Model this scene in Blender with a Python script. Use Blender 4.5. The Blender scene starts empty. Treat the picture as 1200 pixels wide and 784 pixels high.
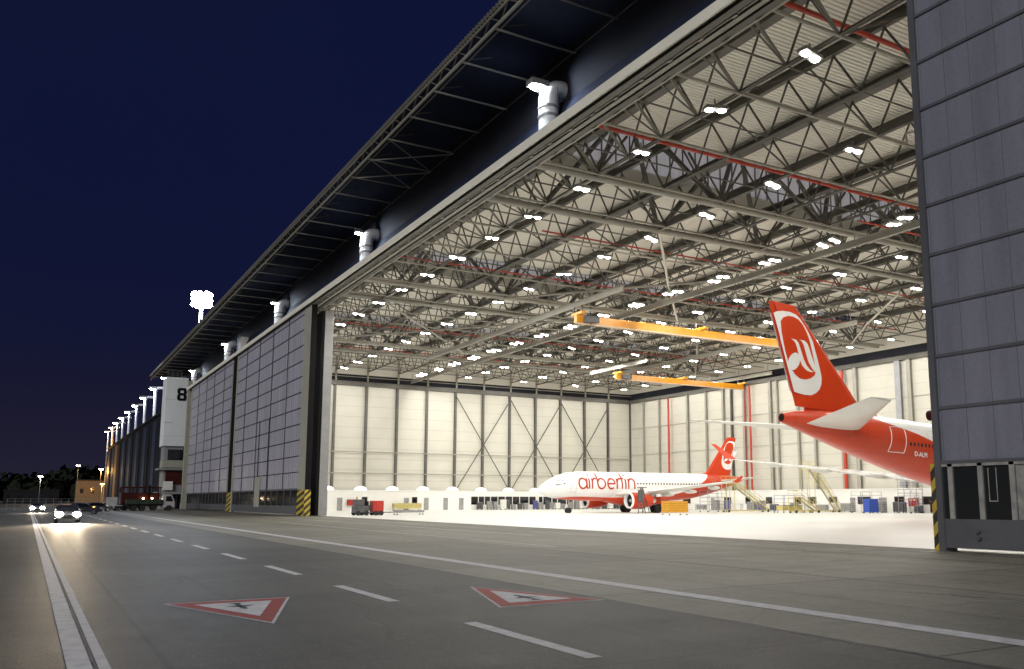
import bpy, math, random
from mathutils import Vector, Matrix
from mathutils.geometry import tessellate_polygon
R = math.radians
random.seed(7)
scene = bpy.context.scene
COL = scene.collection

# ------------------------------------------------------------------ materials
def new_mat(name):
    m = bpy.data.materials.new(name); m.use_nodes = True
    nt = m.node_tree; nt.nodes.clear()
    out = nt.nodes.new('ShaderNodeOutputMaterial')
    p = nt.nodes.new('ShaderNodeBsdfPrincipled')
    nt.links.new(p.outputs[0], out.inputs[0])
    return m, nt, p, out
def N(nt, typ, **kw):
    n = nt.nodes.new(typ)
    for k, v in kw.items(): setattr(n, k, v)
    return n
def mathn(nt, op, a, b=None):
    n = nt.nodes.new('ShaderNodeMath'); n.operation = op
    for i, v in enumerate((a, b)):
        if v is None: continue
        if isinstance(v, (int, float)): n.inputs[i].default_value = v
        else: nt.links.new(v, n.inputs[i])
    return n.outputs[0]
def mixc(nt, fac, a, b):
    n = nt.nodes.new('ShaderNodeMix'); n.data_type = 'RGBA'
    if isinstance(fac, (int, float)): n.inputs[0].default_value = fac
    else: nt.links.new(fac, n.inputs[0])
    for i, v in ((6, a), (7, b)):
        if isinstance(v, tuple): n.inputs[i].default_value = (*v, 1)
        else: nt.links.new(v, n.inputs[i])
    return n.outputs[2]
def ramp(nt, src, p0, p1):
    n = nt.nodes.new('ShaderNodeMapRange')
    nt.links.new(src, n.inputs[0]); n.inputs[1].default_value = p0; n.inputs[2].default_value = p1
    return n.outputs[0]
def noise(nt, scale, detail=4, vec=None, rough=.55):
    n = nt.nodes.new('ShaderNodeTexNoise'); n.inputs['Scale'].default_value = scale
    n.inputs['Detail'].default_value = detail; n.inputs['Roughness'].default_value = rough
    if vec is not None: nt.links.new(vec, n.inputs['Vector'])
    return n.outputs['Fac']
def mat(name, c, rough=.6, metal=0, var=.15, scale=1.5, bump=0, spec=.5, coat=0):
    """plain surface with worn, slightly uneven colour"""
    m, nt, p, out = new_mat(name)
    tc = N(nt, 'ShaderNodeTexCoord').outputs['Object']
    f = noise(nt, scale, 5, tc)
    lo = tuple(x*(1-var) for x in c); hi = tuple(min(1, x*(1+var)) for x in c)
    nt.links.new(mixc(nt, ramp(nt, f, .3, .7), lo, hi), p.inputs['Base Color'])
    r = nt.nodes.new('ShaderNodeMapRange'); nt.links.new(f, r.inputs[0])
    r.inputs[3].default_value = max(.02, rough-.1); r.inputs[4].default_value = min(1, rough+.1)
    nt.links.new(r.outputs[0], p.inputs['Roughness'])
    p.inputs['Metallic'].default_value = metal
    p.inputs['Specular IOR Level'].default_value = spec
    p.inputs['Coat Weight'].default_value = coat
    if bump:
        b = N(nt, 'ShaderNodeBump'); b.inputs['Strength'].default_value = bump
        nt.links.new(noise(nt, scale*12, 3, tc), b.inputs['Height']); nt.links.new(b.outputs[0], p.inputs['Normal'])
    return m
def emit(name, c, s):
    m, nt, p, out = new_mat(name)
    p.inputs['Base Color'].default_value = (*c, 1)
    p.inputs['Emission Color'].default_value = (*c, 1); p.inputs['Emission Strength'].default_value = s
    return m
def glass(name, c, rough=.06):
    m, nt, p, out = new_mat(name)
    p.inputs['Base Color'].default_value = (*c, 1); p.inputs['Roughness'].default_value = rough
    p.inputs['Specular IOR Level'].default_value = .8
    return m
def hazard(name, axis_sum, pitch=.62, k=1.0):
    m, nt, p, out = new_mat(name)
    tc = N(nt, 'ShaderNodeTexCoord').outputs['Object']
    s = N(nt, 'ShaderNodeSeparateXYZ'); nt.links.new(tc, s.inputs[0])
    v = mathn(nt, 'ADD', s.outputs['Z'], mathn(nt, 'MULTIPLY', s.outputs[axis_sum], k))
    v = mathn(nt, 'FRACT', mathn(nt, 'MULTIPLY', v, 1/pitch))
    v = mathn(nt, 'GREATER_THAN', v, .5)
    d = ramp(nt, noise(nt, 3, 5, tc), .35, .8)
    nt.links.new(mixc(nt, mathn(nt, 'MULTIPLY', d, .5), mixc(nt, v, (.015, .015, .015), (.62, .45, .03)), (.12, .11, .09)), p.inputs['Base Color'])
    p.inputs['Roughness'].default_value = .6
    return m

# concrete / asphalt of the apron
def ground_mat(name, base, joint, slab=7.5, wear=.35):
    m, nt, p, out = new_mat(name)
    g = N(nt, 'ShaderNodeNewGeometry').outputs['Position']
    big = noise(nt, .07, 6, g, .6); mid = noise(nt, .9, 6, g, .65); fine = noise(nt, 22, 3, g, .7)
    mp = N(nt, 'ShaderNodeMapping'); nt.links.new(g, mp.inputs[0]); mp.inputs['Scale'].default_value = (1.2, .035, 1)
    streak = noise(nt, 1.0, 5, mp.outputs[0], .6)
    mp2 = N(nt, 'ShaderNodeMapping'); nt.links.new(g, mp2.inputs[0]); mp2.inputs['Scale'].default_value = (.03, .5, 1)
    streak2 = noise(nt, 1.0, 5, mp2.outputs[0], .6)
    mid2 = noise(nt, 5.5, 4, g, .7)
    t = mathn(nt, 'ADD', mathn(nt, 'MULTIPLY', big, .7), mathn(nt, 'MULTIPLY', mid, .9))
    for src, k in ((streak, .5), (streak2, .6), (mid2, .7), (fine, .6)): t = mathn(nt, 'ADD', t, mathn(nt, 'MULTIPLY', src, k))
    t = ramp(nt, t, 1.68, 2.36)
    c = mixc(nt, t, tuple(x*(1-wear) for x in base), tuple(x*(1+wear) for x in base))
    # slab tone differs from slab to slab, thin dark joints
    br = N(nt, 'ShaderNodeTexBrick'); br.offset = 0; br.offset_frequency = 1
    mp3 = N(nt, 'ShaderNodeMapping'); nt.links.new(g, mp3.inputs[0]); mp3.inputs['Location'].default_value = (-1.4, .7, 0)
    nt.links.new(mp3.outputs[0], br.inputs['Vector'])
    br.inputs['Scale'].default_value = 1; br.inputs['Brick Width'].default_value = slab; br.inputs['Row Height'].default_value = slab
    br.inputs['Mortar Size'].default_value = .045; br.inputs['Mortar Smooth'].default_value = .3
    br.inputs['Color1'].default_value = (.78, .78, .78, 1); br.inputs['Color2'].default_value = (1.16, 1.16, 1.13, 1)
    br.inputs['Mortar'].default_value = (joint, joint, joint, 1)
    mm = N(nt, 'ShaderNodeMix', data_type='RGBA', blend_type='MULTIPLY'); mm.inputs[0].default_value = 1
    nt.links.new(c, mm.inputs[6]); nt.links.new(br.outputs['Color'], mm.inputs[7])
    # oil / tyre spots
    sp = noise(nt, .55, 2, g, .5); spm = ramp(nt, sp, .66, .74)
    c2 = mixc(nt, mathn(nt, 'MULTIPLY', spm, .35), mm.outputs[2], (.03, .03, .03))
    # pale stone chips and dark pits of the worn surface
    vo = N(nt, 'ShaderNodeTexVoronoi'); vo.inputs['Scale'].default_value = 9; nt.links.new(g, vo.inputs['Vector'])
    ch = mathn(nt, 'MULTIPLY', ramp(nt, vo.outputs['Distance'], .16, .08), ramp(nt, noise(nt, 1.3, 3, g), .52, .62))
    c2 = mixc(nt, mathn(nt, 'MULTIPLY', ch, .55), c2, (.36, .35, .31))
    # tyre tracks that run along the road
    mt = N(nt, 'ShaderNodeMapping'); nt.links.new(g, mt.inputs[0]); mt.inputs['Scale'].default_value = (2.6, .012, 1)
    tk = ramp(nt, noise(nt, 1, 3, mt.outputs[0], .7), .56, .70)
    c2 = mixc(nt, mathn(nt, 'MULTIPLY', tk, .38), c2, (.025, .025, .024))
    gr = ramp(nt, noise(nt, 45, 2, g, .8), .3, .7)
    c2 = mixc(nt, gr, mixc(nt, .38, c2, (.01,.01,.01)), mixc(nt, .10, c2, (.5,.5,.46)))
    # hairline cracks
    vc = N(nt, 'ShaderNodeTexVoronoi', feature='DISTANCE_TO_EDGE'); vc.inputs['Scale'].default_value = .16
    dv = N(nt, 'ShaderNodeVectorMath', operation='ADD'); nz = N(nt, 'ShaderNodeTexNoise'); nz.inputs['Scale'].default_value = .8; nz.inputs['Detail'].default_value = 6
    nt.links.new(g, nz.inputs['Vector']); nt.links.new(g, dv.inputs[0]); nt.links.new(nz.outputs['Color'], dv.inputs[1]); nt.links.new(dv.outputs[0], vc.inputs['Vector'])
    ck_ = mathn(nt, 'MULTIPLY', ramp(nt, vc.outputs['Distance'], .006, .001), ramp(nt, big, .45, .6))
    c2 = mixc(nt, mathn(nt, 'MULTIPLY', ck_, .7), c2, (.03,.03,.028))
    nt.links.new(c2, p.inputs['Base Color'])
    p.inputs['Specular IOR Level'].default_value = .05
    rr = N(nt, 'ShaderNodeMapRange'); nt.links.new(mid, rr.inputs[0]); rr.inputs[3].default_value = .5; rr.inputs[4].default_value = .75
    nt.links.new(rr.outputs[0], p.inputs['Roughness'])
    b = N(nt, 'ShaderNodeBump'); b.inputs['Strength'].default_value = .35; b.inputs['Distance'].default_value = .02
    nt.links.new(fine, b.inputs['Height']); nt.links.new(b.outputs[0], p.inputs['Normal'])
    return m

M = {}
M['concrete'] = ground_mat('concrete', (.27, .257, .212), .28)
M['asphalt'] = ground_mat('asphalt', (.078, .077, .070), .45, 9.0, .6)
M['floor'] = mat('hall_floor', (.74, .745, .71), .32, var=.05, scale=.15, spec=.25)
M['paint'] = mat('road_paint', (.58, .58, .60), .7, var=.22, scale=4, spec=.08)
M['redpaint'] = mat('red_paint', (.30, .022, .012), .7, var=.35, scale=5, spec=.08)
M['darkpaint'] = mat('dark_paint', (.03, .04, .07), .7, var=.3, scale=5, spec=.08)
M['jointfill'] = mat('joint_tar', (.02, .02, .02), .7)
M['steel'] = mat('beige_steel', (.31, .295, .25), .5, var=.12, scale=.8)
M['steel_dk'] = mat('grey_brown_steel', (.10, .094, .08), .55, var=.2, scale=.8)
M['steel_lt'] = mat('pale_pipe', (.55, .52, .45), .45, var=.1)
M['red_pipe'] = mat('red_pipe', (.45, .045, .02), .4, var=.15)
M['deck'] = mat('roof_deck', (.84, .81, .74), .6, var=.06, scale=.2)
M['wallp'] = mat('wall_panel', (.53, .512, .445), .6, var=.05, scale=.25)
M['white'] = mat('white_wall', (.80, .79, .75), .6, var=.04, scale=.4)
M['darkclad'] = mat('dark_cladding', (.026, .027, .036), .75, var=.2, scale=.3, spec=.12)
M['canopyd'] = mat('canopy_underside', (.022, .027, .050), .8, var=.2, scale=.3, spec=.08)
M['fascia'] = mat('fascia', (.84, .82, .72), .5, var=.06, scale=.3)
M['railm'] = mat('rail_steel', (.16, .155, .135), .5, metal=.3, var=.4, scale=2)
M['black'] = mat('black', (.010, .010, .010), .7, spec=.1)
M['doorgrey'] = mat('door_grey', (.095, .10, .115), .45, var=.15, scale=.5)
M['doorpost'] = mat('door_post', (.38, .38, .32), .5, var=.1)
M['portal'] = mat('portal_grey', (.30, .30, .31), .5, var=.1)
M['hazy'] = hazard('hazard_y', 'Y', .75, .22); M['hazx'] = hazard('hazard_x', 'X', .75, -1.0); M['hazr'] = hazard('hazard_r', 'Y', .78, 1.2)
M['towerw'] = mat('tower_white', (.83, .87, .89), .5, var=.06, scale=.3)
M['glassdk'] = glass('dark_glass', (.01, .012, .015))
M['glassdoor'] = glass('door_glass', (.018, .02, .02), .10)
M['pipew'] = mat('pipe_white', (.80, .82, .84), .35, var=.04)
M['crane'] = mat('crane_yellow', (.72, .30, .01), .4, var=.1)
M['yellow'] = mat('work_yellow', (.52, .44, .16), .45, var=.15)
M['orangebox'] = mat('orange_box', (.62, .30, .02), .45, var=.1)
M['blue'] = mat('blue', (.03, .08, .42), .4, var=.15)
M['bluesc'] = mat('dark_blue_rail', (.10, .10, .28), .4, var=.15)
M['redm'] = mat('red_metal', (.42, .03, .02), .4, var=.12)
M['letter'] = mat('lettering_red', (.40, .04, .02), .4, spec=.2)
M['greym'] = mat('grey_metal', (.28, .28, .27), .45, var=.25, scale=3)
M['greydk'] = mat('dark_grey_metal', (.08, .08, .085), .45, var=.3, scale=3)
M['plane_white'] = mat('plane_white', (.80, .80, .79), .22, var=.02, scale=.3, coat=.6)
M['plane_red'] = mat('plane_red', (.56, .045, .008), .3, var=.06, scale=.3, coat=.15, spec=.3)
M['wing'] = mat('wing_grey', (.60, .60, .56), .35, var=.06, scale=.5, coat=.2)
M['wingdk'] = mat('wing_dark', (.28, .28, .26), .4, var=.1)
M['metal'] = mat('bare_metal', (.65, .65, .65), .25, metal=.9, var=.1)
M['tyre'] = mat('tyre', (.02, .02, .02), .8)
M['winpl'] = glass('cabin_glass', (.03, .035, .04))
M['lampbody'] = mat('lamp_body', (.25, .25, .24), .5)
M['lens'] = emit('lamp_lens', (1, .97, .88), 30)
M['lens_cold'] = emit('flood_lens', (.82, .90, 1), 160)
M['lens_warm'] = emit('street_lens', (1, .78, .45), 60)
M['lens_orange'] = emit('sodium_lens', (1, .5, .12), 60)
M['headlens'] = emit('headlight_lens', (1, .93, .8), 400)
M['tail'] = emit('small_window_light', (1, .75, .5), .5)
M['dome'] = emit('lamp_glow', (1, .98, .92), 1.6)  # emissive stand-in for the glow of the annex lamps
M['carblack'] = mat('car_dark', (.03, .03, .035), .3, coat=.5)
M['carsilver'] = mat('car_silver', (.35, .36, .38), .3, metal=.4, coat=.5)
M['carwhite'] = mat('car_white', (.48, .48, .48), .35, coat=.4)
M['truckgreen'] = mat('dark_green', (.03, .045, .03), .5)
M['truckred'] = mat('truck_red', (.055, .010, .008), .6, spec=.2)
M['leaf'] = mat('night_foliage', (.016, .02, .013), .9, var=.5, scale=.4, spec=.05)
M['brick'] = mat('ochre_plaster', (.20, .14, .08), .8, var=.15)
M['post_lit_orange'] = mat('orange_lit_post', (.22, .10, .02), .6)  # orange lamplight on the door edge put into the colour
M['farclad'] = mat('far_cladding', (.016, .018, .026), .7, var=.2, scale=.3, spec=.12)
M['farstrip'] = mat('far_strip', (.035, .048, .085), .6, var=.2, scale=.3, spec=.15)  # bluish light on the far door strips put into their colour

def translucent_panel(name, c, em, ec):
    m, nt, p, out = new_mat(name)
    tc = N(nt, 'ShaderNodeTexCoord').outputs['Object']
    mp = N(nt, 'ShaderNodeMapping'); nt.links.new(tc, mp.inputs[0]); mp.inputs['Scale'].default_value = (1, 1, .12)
    f = ramp(nt, noise(nt, .9, 5, mp.outputs[0]), .32, .68); f2 = ramp(nt, noise(nt, 6, 3, tc), .3, .7)  # upright streaks paint a soft sheen into the panel colour
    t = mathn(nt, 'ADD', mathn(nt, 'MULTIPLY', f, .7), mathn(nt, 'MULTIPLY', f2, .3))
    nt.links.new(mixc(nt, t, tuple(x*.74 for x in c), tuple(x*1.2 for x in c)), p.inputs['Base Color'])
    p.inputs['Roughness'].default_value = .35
    # emission added in place of light passing through the panels
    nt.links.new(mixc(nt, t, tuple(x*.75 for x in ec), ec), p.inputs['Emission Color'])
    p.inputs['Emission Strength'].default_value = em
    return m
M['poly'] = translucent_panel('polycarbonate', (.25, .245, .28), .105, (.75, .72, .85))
M['poly_dk'] = translucent_panel('polycarbonate_shaded', (.165, .17, .215), .016, (.7, .7, .9))  # darker copy of the same panel, shade put into its colour
M['monitor'] = translucent_panel('roof_glazing', (.50, .50, .54), .20, (.75, .74, .82))  # emission added to brighten the roof glazing

# ------------------------------------------------------------------ mesh helper
class MB:
    def __init__(s): s.v = []; s.f = []
    def add(s, v, f):
        o = len(s.v); s.v += [tuple(x) for x in v]; s.f += [tuple(i+o for i in q) for q in f]; return s
    def box(s, x0, x1, y0, y1, z0, z1):
        v = [(x0,y0,z0),(x1,y0,z0),(x1,y1,z0),(x0,y1,z0),(x0,y0,z1),(x1,y0,z1),(x1,y1,z1),(x0,y1,z1)]
        return s.add(v, [(0,3,2,1),(4,5,6,7),(0,1,5,4),(1,2,6,5),(2,3,7,6),(3,0,4,7)])
    def bar(s, a, b, w, h, up=(0,0,1)):
        a, b = Vector(a), Vector(b); d = (b-a).normalized(); u = Vector(up)
        if abs(d.dot(u)) > .98: u = Vector((1,0,0))
        r = d.cross(u).normalized(); u = r.cross(d).normalized()
        v = []
        for p in (a, b):
            for i, j in ((-1,-1),(1,-1),(1,1),(-1,1)): v.append(p + r*(i*w/2) + u*(j*h/2))
        return s.add(v, [(0,3,2,1),(4,5,6,7),(0,1,5,4),(1,2,6,5),(2,3,7,6),(3,0,4,7)])
    def ibeam(s, a, b, w, h, t=.03):
        a, b = Vector(a), Vector(b)
        s.bar(a+Vector((0,0,h/2)), b+Vector((0,0,h/2)), w, t*2); s.bar(a-Vector((0,0,h/2)), b-Vector((0,0,h/2)), w, t*2)
        return s.bar(a, b, t, h-t*2-.002)
    def tube(s, pts, r, n=8, r1=None, cap=True):
        pts = [Vector(p) for p in pts]; k = len(pts); rr = [r + ((r1 if r1 is not None else r)-r)*i/(k-1) for i in range(k)]
        v = []; ref = None
        for i, p in enumerate(pts):
            d = (pts[min(i+1,k-1)] - pts[max(i-1,0)]).normalized()
            if ref is None:
                ref = d.cross(Vector((0,0,1)) if abs(d.z) < .95 else Vector((1,0,0))).normalized()
            a = (ref - d*ref.dot(d)).normalized(); b = d.cross(a); ref = a
            for j in range(n):
                t = 2*math.pi*j/n; v.append(p + (a*math.cos(t)+b*math.sin(t))*rr[i])
        f = [(i*n+j, i*n+(j+1)%n, (i+1)*n+(j+1)%n, (i+1)*n+j) for i in range(k-1) for j in range(n)]
        if cap: f += [tuple(range(n))[::-1], tuple((k-1)*n+j for j in range(n))]
        return s.add(v, f)
    def disc(s, c, nrm, r, n=16, h=.02):
        c = Vector(c); d = Vector(nrm).normalized()
        return s.tube([c, c+d*h], r, n)
    def poly(s, pts, d):
        """extruded polygon: pts 3D, d extrusion vector"""
        pts = [Vector(p) for p in pts]; d = Vector(d); n = len(pts)
        tri = tessellate_polygon([pts])
        v = pts + [p+d for p in pts]
        f = [tuple(t) for t in tri] + [tuple(i+n for i in reversed(t)) for t in tri]
        f += [(i, (i+1)%n, (i+1)%n+n, i+n) for i in range(n)]
        return s.add(v, f)
    def quad(s, *p): return s.add(p, [tuple(range(len(p)))])
    def loft(s, rings, cap=True, close=True):
        n = len(rings[0]); v = [p for r in rings for p in r]
        m = n if close else n-1
        f = [(i*n+j, i*n+(j+1)%n, (i+1)*n+(j+1)%n, (i+1)*n+j) for i in range(len(rings)-1) for j in range(m)]
        if cap: f += [tuple(range(n))[::-1], tuple((len(rings)-1)*n+j for j in range(n))]
        return s.add(v, f)
    def ball(s, c, rx, ry, rz, n=12, m=8, half=False):
        rings = []
        for i in range(m+1):
            t = (math.pi/2 if half else math.pi)*i/m; rr = max(math.sin(t), .001)
            rings.append([(c[0]+rx*rr*math.cos(2*math.pi*j/n), c[1]+ry*rr*math.sin(2*math.pi*j/n), c[2]+rz*math.cos(t)) for j in range(n)])
        return s.loft(rings)
    def mesh(s, name, m, off=(0,0,0), smooth=False, bevel=0):
        me = bpy.data.meshes.new(name)
        me.from_pydata([(a-off[0], b-off[1], c-off[2]) for a, b, c in s.v], [], s.f)
        me.materials.append(M[m] if isinstance(m, str) else m)
        import bmesh
        bm = bmesh.new(); bm.from_mesh(me); bmesh.ops.recalc_face_normals(bm, faces=bm.faces)
        if bevel:
            bmesh.ops.bevel(bm, geom=bm.edges[:], offset=bevel, segments=1, affect='EDGES')
        bm.to_mesh(me); bm.free()
        if smooth:
            me.polygons.foreach_set('use_smooth', [True]*len(me.polygons))
            me.set_sharp_from_angle(angle=R(40))
        return me
    def build(s, name, m, parent=None, smooth=False, bevel=0):
        """verts are in world space (or in the thing's own frame when the parent has 'local')"""
        off = (0,0,0)
        r_ = parent
        while r_ is not None and r_.parent is not None: r_ = r_.parent
        if parent is not None and 'frame' not in r_: off = wloc(parent)
        o = bpy.data.objects.new(name, s.mesh(name, m, off, smooth, bevel))
        COL.objects.link(o)
        if parent is not None: o.parent = parent
        return o
def wloc(o):
    l = Vector(o.location)
    while o.parent: o = o.parent; l += o.location
    return l
def thing(name, label, cat, loc=(0,0,0), rz=0, group=None, frame=False):
    o = bpy.data.objects.new(name, None); COL.objects.link(o)
    o.location = loc; o.rotation_euler = (0,0,rz); o.empty_display_size = .3
    o['label'] = label; o['category'] = cat
    if group: o['group'] = group
    if frame: o['frame'] = 1
    return o
def tag(o, label, cat, group=None, kind=None):
    o['label'] = label; o['category'] = cat
    if group: o['group'] = group
    if kind: o['kind'] = kind
    return o
def struct(o): o['kind'] = 'structure'; return o
def dup(root, loc, rz=None, label=None):
    r = root.copy(); COL.objects.link(r); r.location = loc
    if rz is not None: r.rotation_euler = (0,0,rz)
    if label: r['label'] = label
    def rec(a, b):
        for ch in a.children:
            c = ch.copy(); COL.objects.link(c); c.parent = b; rec(ch, c)
    rec(root, r); return r
def inst(name, me, parent, loc, rot=None, scale=None):
    o = bpy.data.objects.new(name, me); COL.objects.link(o); o.parent = parent; o.location = loc
    if rot: o.rotation_euler = rot
    if scale: o.scale = scale
    return o
def lamp(kind, parent, loc, energy, color, radius=.3, direction=None, spot=None, blend=.6):
    l = bpy.data.lights.new('lamp_light', kind); l.energy = energy; l.color = color; l.shadow_soft_size = radius
    o = bpy.data.objects.new('lamp_light', l); COL.objects.link(o); o.parent = parent; o.location = loc
    if kind == 'SPOT': l.spot_size = R(spot); l.spot_blend = blend
    if direction is not None: o.rotation_euler = Vector(direction).to_track_quat('-Z', 'Y').to_euler()
    return o
ORD = ['first','second','third','fourth','fifth','sixth','seventh','eighth','ninth','tenth','eleventh','twelfth','thirteenth','fourteenth','fifteenth','sixteenth','seventeenth','eighteenth','nineteenth','twentieth','twenty-first','twenty-second','twenty-third','twenty-fourth','twenty-fifth','twenty-sixth','twenty-seventh','twenty-eighth','twenty-ninth','thirtieth']
def nth(i): return ORD[i] if i < len(ORD) else '%dth' % (i+1)

# key planes
XF, ZF = 26.2, 24.75        # fascia front, fascia bottom
XR = 28.0                   # right door plane
XL = 26.7                   # left doors plane
YS, XB = 157.5, 112.0       # side wall, back wall
XW = 30.5                   # upper outer wall
ZW, ZD = 22.9, 29.6         # wall panel top, roof deck
Y0 = -12.0                  # near end of the hall

# ------------------------------------------------------------------ ground
b = MB()
b.quad((-2500,-600,0),(2500,-600,0),(2500,4500,0),(-2500,4500,0))
struct(b.build('ground', 'concrete'))
b = MB(); b.quad((-60,-60,.004),(9.12,-60,.004),(9.12,900,.004),(-60,900,.004))
struct(b.build('road', 'asphalt'))
b = MB(); b.quad((XR+.9,Y0,.006),(XB,Y0,.006),(XB,YS,.006),(XR+.9,YS,.006))
struct(b.build('hall_floor', 'floor'))
# joints
b = MB()
def wav(x0, y0, y1, w, z, amp=.03, st=2.0):
    n = int((y1-y0)/st); pts = [(x0+random.uniform(-amp, amp), y0+(y1-y0)*i/n) for i in range(n+1)]
    for (xa, ya), (xb, yb) in zip(pts, pts[1:]): b.quad((xa-w/2,ya,z),(xa+w/2,ya,z),(xb+w/2,yb,z),(xb-w/2,yb,z))
wav(9.13, -30, 330, .10, .009); wav(12.9, -30, 200, .03, .005); wav(15.7, -30, 200, .035, .005); wav(16.4, -30, 260, .05, .005); wav(24.2, -30, 260, .10, .005, .0)
struct(b.build('apron_joints', 'jointfill'))
b = MB()
for x in (26.75, 27.15, 27.95, 28.4): b.box(x-.05, x+.05, -12, 200, -.02, .012)
struct(b.build('door_rails', 'railm'))

# painted marks: each flat on the ground
def mark(name, quads, m, label, cat, group=None, parent=None):
    b = MB()
    for q in quads: b.quad(*q)
    o = b.build(name, m, parent)
    if parent is None: struct(o)
    return o
def ln(x, y): return x - .0052*(y-11)
qs = []
for i in range(60):
    y0 = -2+i*6; y1 = y0+6
    qs.append(((ln(.44,y0),y0,.008),(ln(.68,y0),y0,.008),(ln(.68,y1),y1,.008),(ln(.44,y1),y1,.008)))
    qs.append(((ln(.735,y0),y0,.008),(ln(.85,y0),y0,.008),(ln(.85,y1),y1,.008),(ln(.735,y1),y1,.008)))
mark('edge_line', qs, 'paint', '', '')
b = MB()
pts = [(ln(.708,y)+random.uniform(-.014,.014), y) for y in [v*.45-2 for v in range(0, 160)]]
for (xa, ya), (xb, yb) in zip(pts, pts[1:]):
    w = random.uniform(.012,.022); b.quad((xa-w,ya,.010),(xa+w,ya,.010),(xb+w,yb,.010),(xb-w,yb,.010))
struct(b.build('edge_line_crack', 'jointfill'))
mark('solid_line', [((10.72,-20,.006),(11.16,-20,.006),(11.16,300,.006),(10.72,300,.006))], 'paint', '', '')
qs = []
for k in range(-3, 45):
    y = 8.75+6.58*k; qs.append(((5.58,y,.008),(5.80,y,.008),(5.80,y+3.4,.008),(5.58,y+3.4,.008)))
mark('dashed_line', qs, 'paint', '', '')
mark('lane_line', [((17.6,30,.005),(17.75,30,.005),(17.75,75,.005),(17.6,75,.005)), ((22.2,40,.005),(22.35,40,.005),(22.35,95,.005),(22.2,95,.005))], 'paint','','')
def tri_mark(pts, icon, label):
    c = Vector((sum(p[0] for p in pts)/3, sum(p[1] for p in pts)/3, 0))
    t = thing('painted_warning_triangle', label, 'road marking', (c.x, c.y, 0), group='warning triangles painted on the apron road')
    def sc(k): return [(c.x+(p[0]-c.x)*k, c.y+(p[1]-c.y)*k) for p in pts]
    for nm, k, m, z in (('outer_border', 1.0, 'paint', .008), ('red_border', .93, 'redpaint', .0115), ('white_field', .60, 'paint', .015)):
        b = MB(); b.add([(x, y, z) for x, y in sc(k)], [(0,1,2)]); b.build(nm, m, t)
    b = MB()
    for q in icon: b.add([(c.x+x, c.y+y, .0185) for x, y in q], [tuple(range(len(q)))])
    b.build('aircraft_symbol', 'darkpaint', t)
def plane_icon(s, dx=0, dy=0):
    return [[(dx-.07*s,dy-.75*s),(dx+.07*s,dy-.75*s),(dx+.09*s,dy+.6*s),(dx,dy+.8*s),(dx-.09*s,dy+.6*s)],
            [(dx-.42*s,dy-.12*s),(dx+.42*s,dy-.12*s),(dx+.1*s,dy+.22*s),(dx-.1*s,dy+.22*s)],
            [(dx-.2*s,dy-.75*s),(dx+.2*s,dy-.75*s),(dx+.07*s,dy-.5*s),(dx-.07*s,dy-.5*s)]]
tri_mark([(2.06,17.0),(4.26,17.0),(3.17,13.5)], [[(x, -y+.1) for x, y in q] for q in plane_icon(.62)], 'red and white warning triangle painted on the road, nearer the white edge line')
tri_mark([(6.9,13.55),(9.1,13.6),(7.98,17.05)], plane_icon(.62, 0, -.1), 'red and white warning triangle painted on the road, between dashed and solid lines')

# ------------------------------------------------------------------ hall shell
hall_parts = []
def corr_x(b, x0, x1, y0, y1, z, pitch=.34, d=.09):
    """trapezoid ribs running along X"""
    prof = []; y = y0
    while y < y1:
        prof += [(y, z), (y+pitch*.42, z), (y+pitch*.52, z-d), (y+pitch*.9, z-d)]; y += pitch
    v = []
    for (yy, zz) in prof: v += [(x0, yy, zz), (x1, yy, zz)]
    b.add(v, [(2*i, 2*i+1, 2*i+3, 2*i+2) for i in range(len(prof)-1)])
GY = [(52.0, 60.0), (90.0, 98.0), (127.5, 135.5)]          # main girders
roof = thing('hangar_roof', 'corrugated beige roof deck over the open hangar hall', 'roof', (70, 70, ZD))
segs = []; y = Y0
for a, c in GY: segs.append((y, a-.8)); y = c+.8
segs.append((y, YS))
for a, c in segs:
    b = MB(); corr_x(b, XW+.05, XB, a, c, ZD); b.build('roof_deck', 'deck', roof)
b = MB(); b.box(XW-.5,XB+1,Y0,YS+.6,36.9,37.2); b.build('outer_roof', 'darkclad', roof)
for a, c in GY:                                              # raised glazed monitors above the girders
    b = MB(); corr_x(b, XW+.05, XB, a-.8, c+.8, 35.2); b.build('monitor_deck', 'deck', roof)
    for yy in (a-.8, c+.8):
        b = MB(); b.box(XW+.1, XB, yy-.05, yy+.05, ZD+1.4, 35.2); b.build('monitor_glazing', 'monitor', roof)
        b = MB(); b.box(XW+.1, XB, yy-.09, yy+.09, ZD-.15, ZD+1.4); b.build('monitor_kerb', 'wallp', roof)
        b = MB()
        x = XW+1
        while x < XB: b.box(x-.06, x+.06, yy-.13, yy+.13, ZD+1.4, 35.1); x += 1.5
        b.build('monitor_mullion', 'steel_dk', roof)
# inclined front soffit between door rails and deck
b = MB(); b.quad((28.6,Y0,25.38),(28.6,YS,25.38),(30.5,YS,ZD),(30.5,Y0,ZD)); b.build('front_soffit', 'deck', roof)
b = MB(); b.quad((28.50,Y0,25.34),(28.50,YS,25.34),(30.44,YS,ZD+.15),(30.44,Y0,ZD+.15)); b.build('front_roof_cover', 'canopyd', roof)

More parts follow.
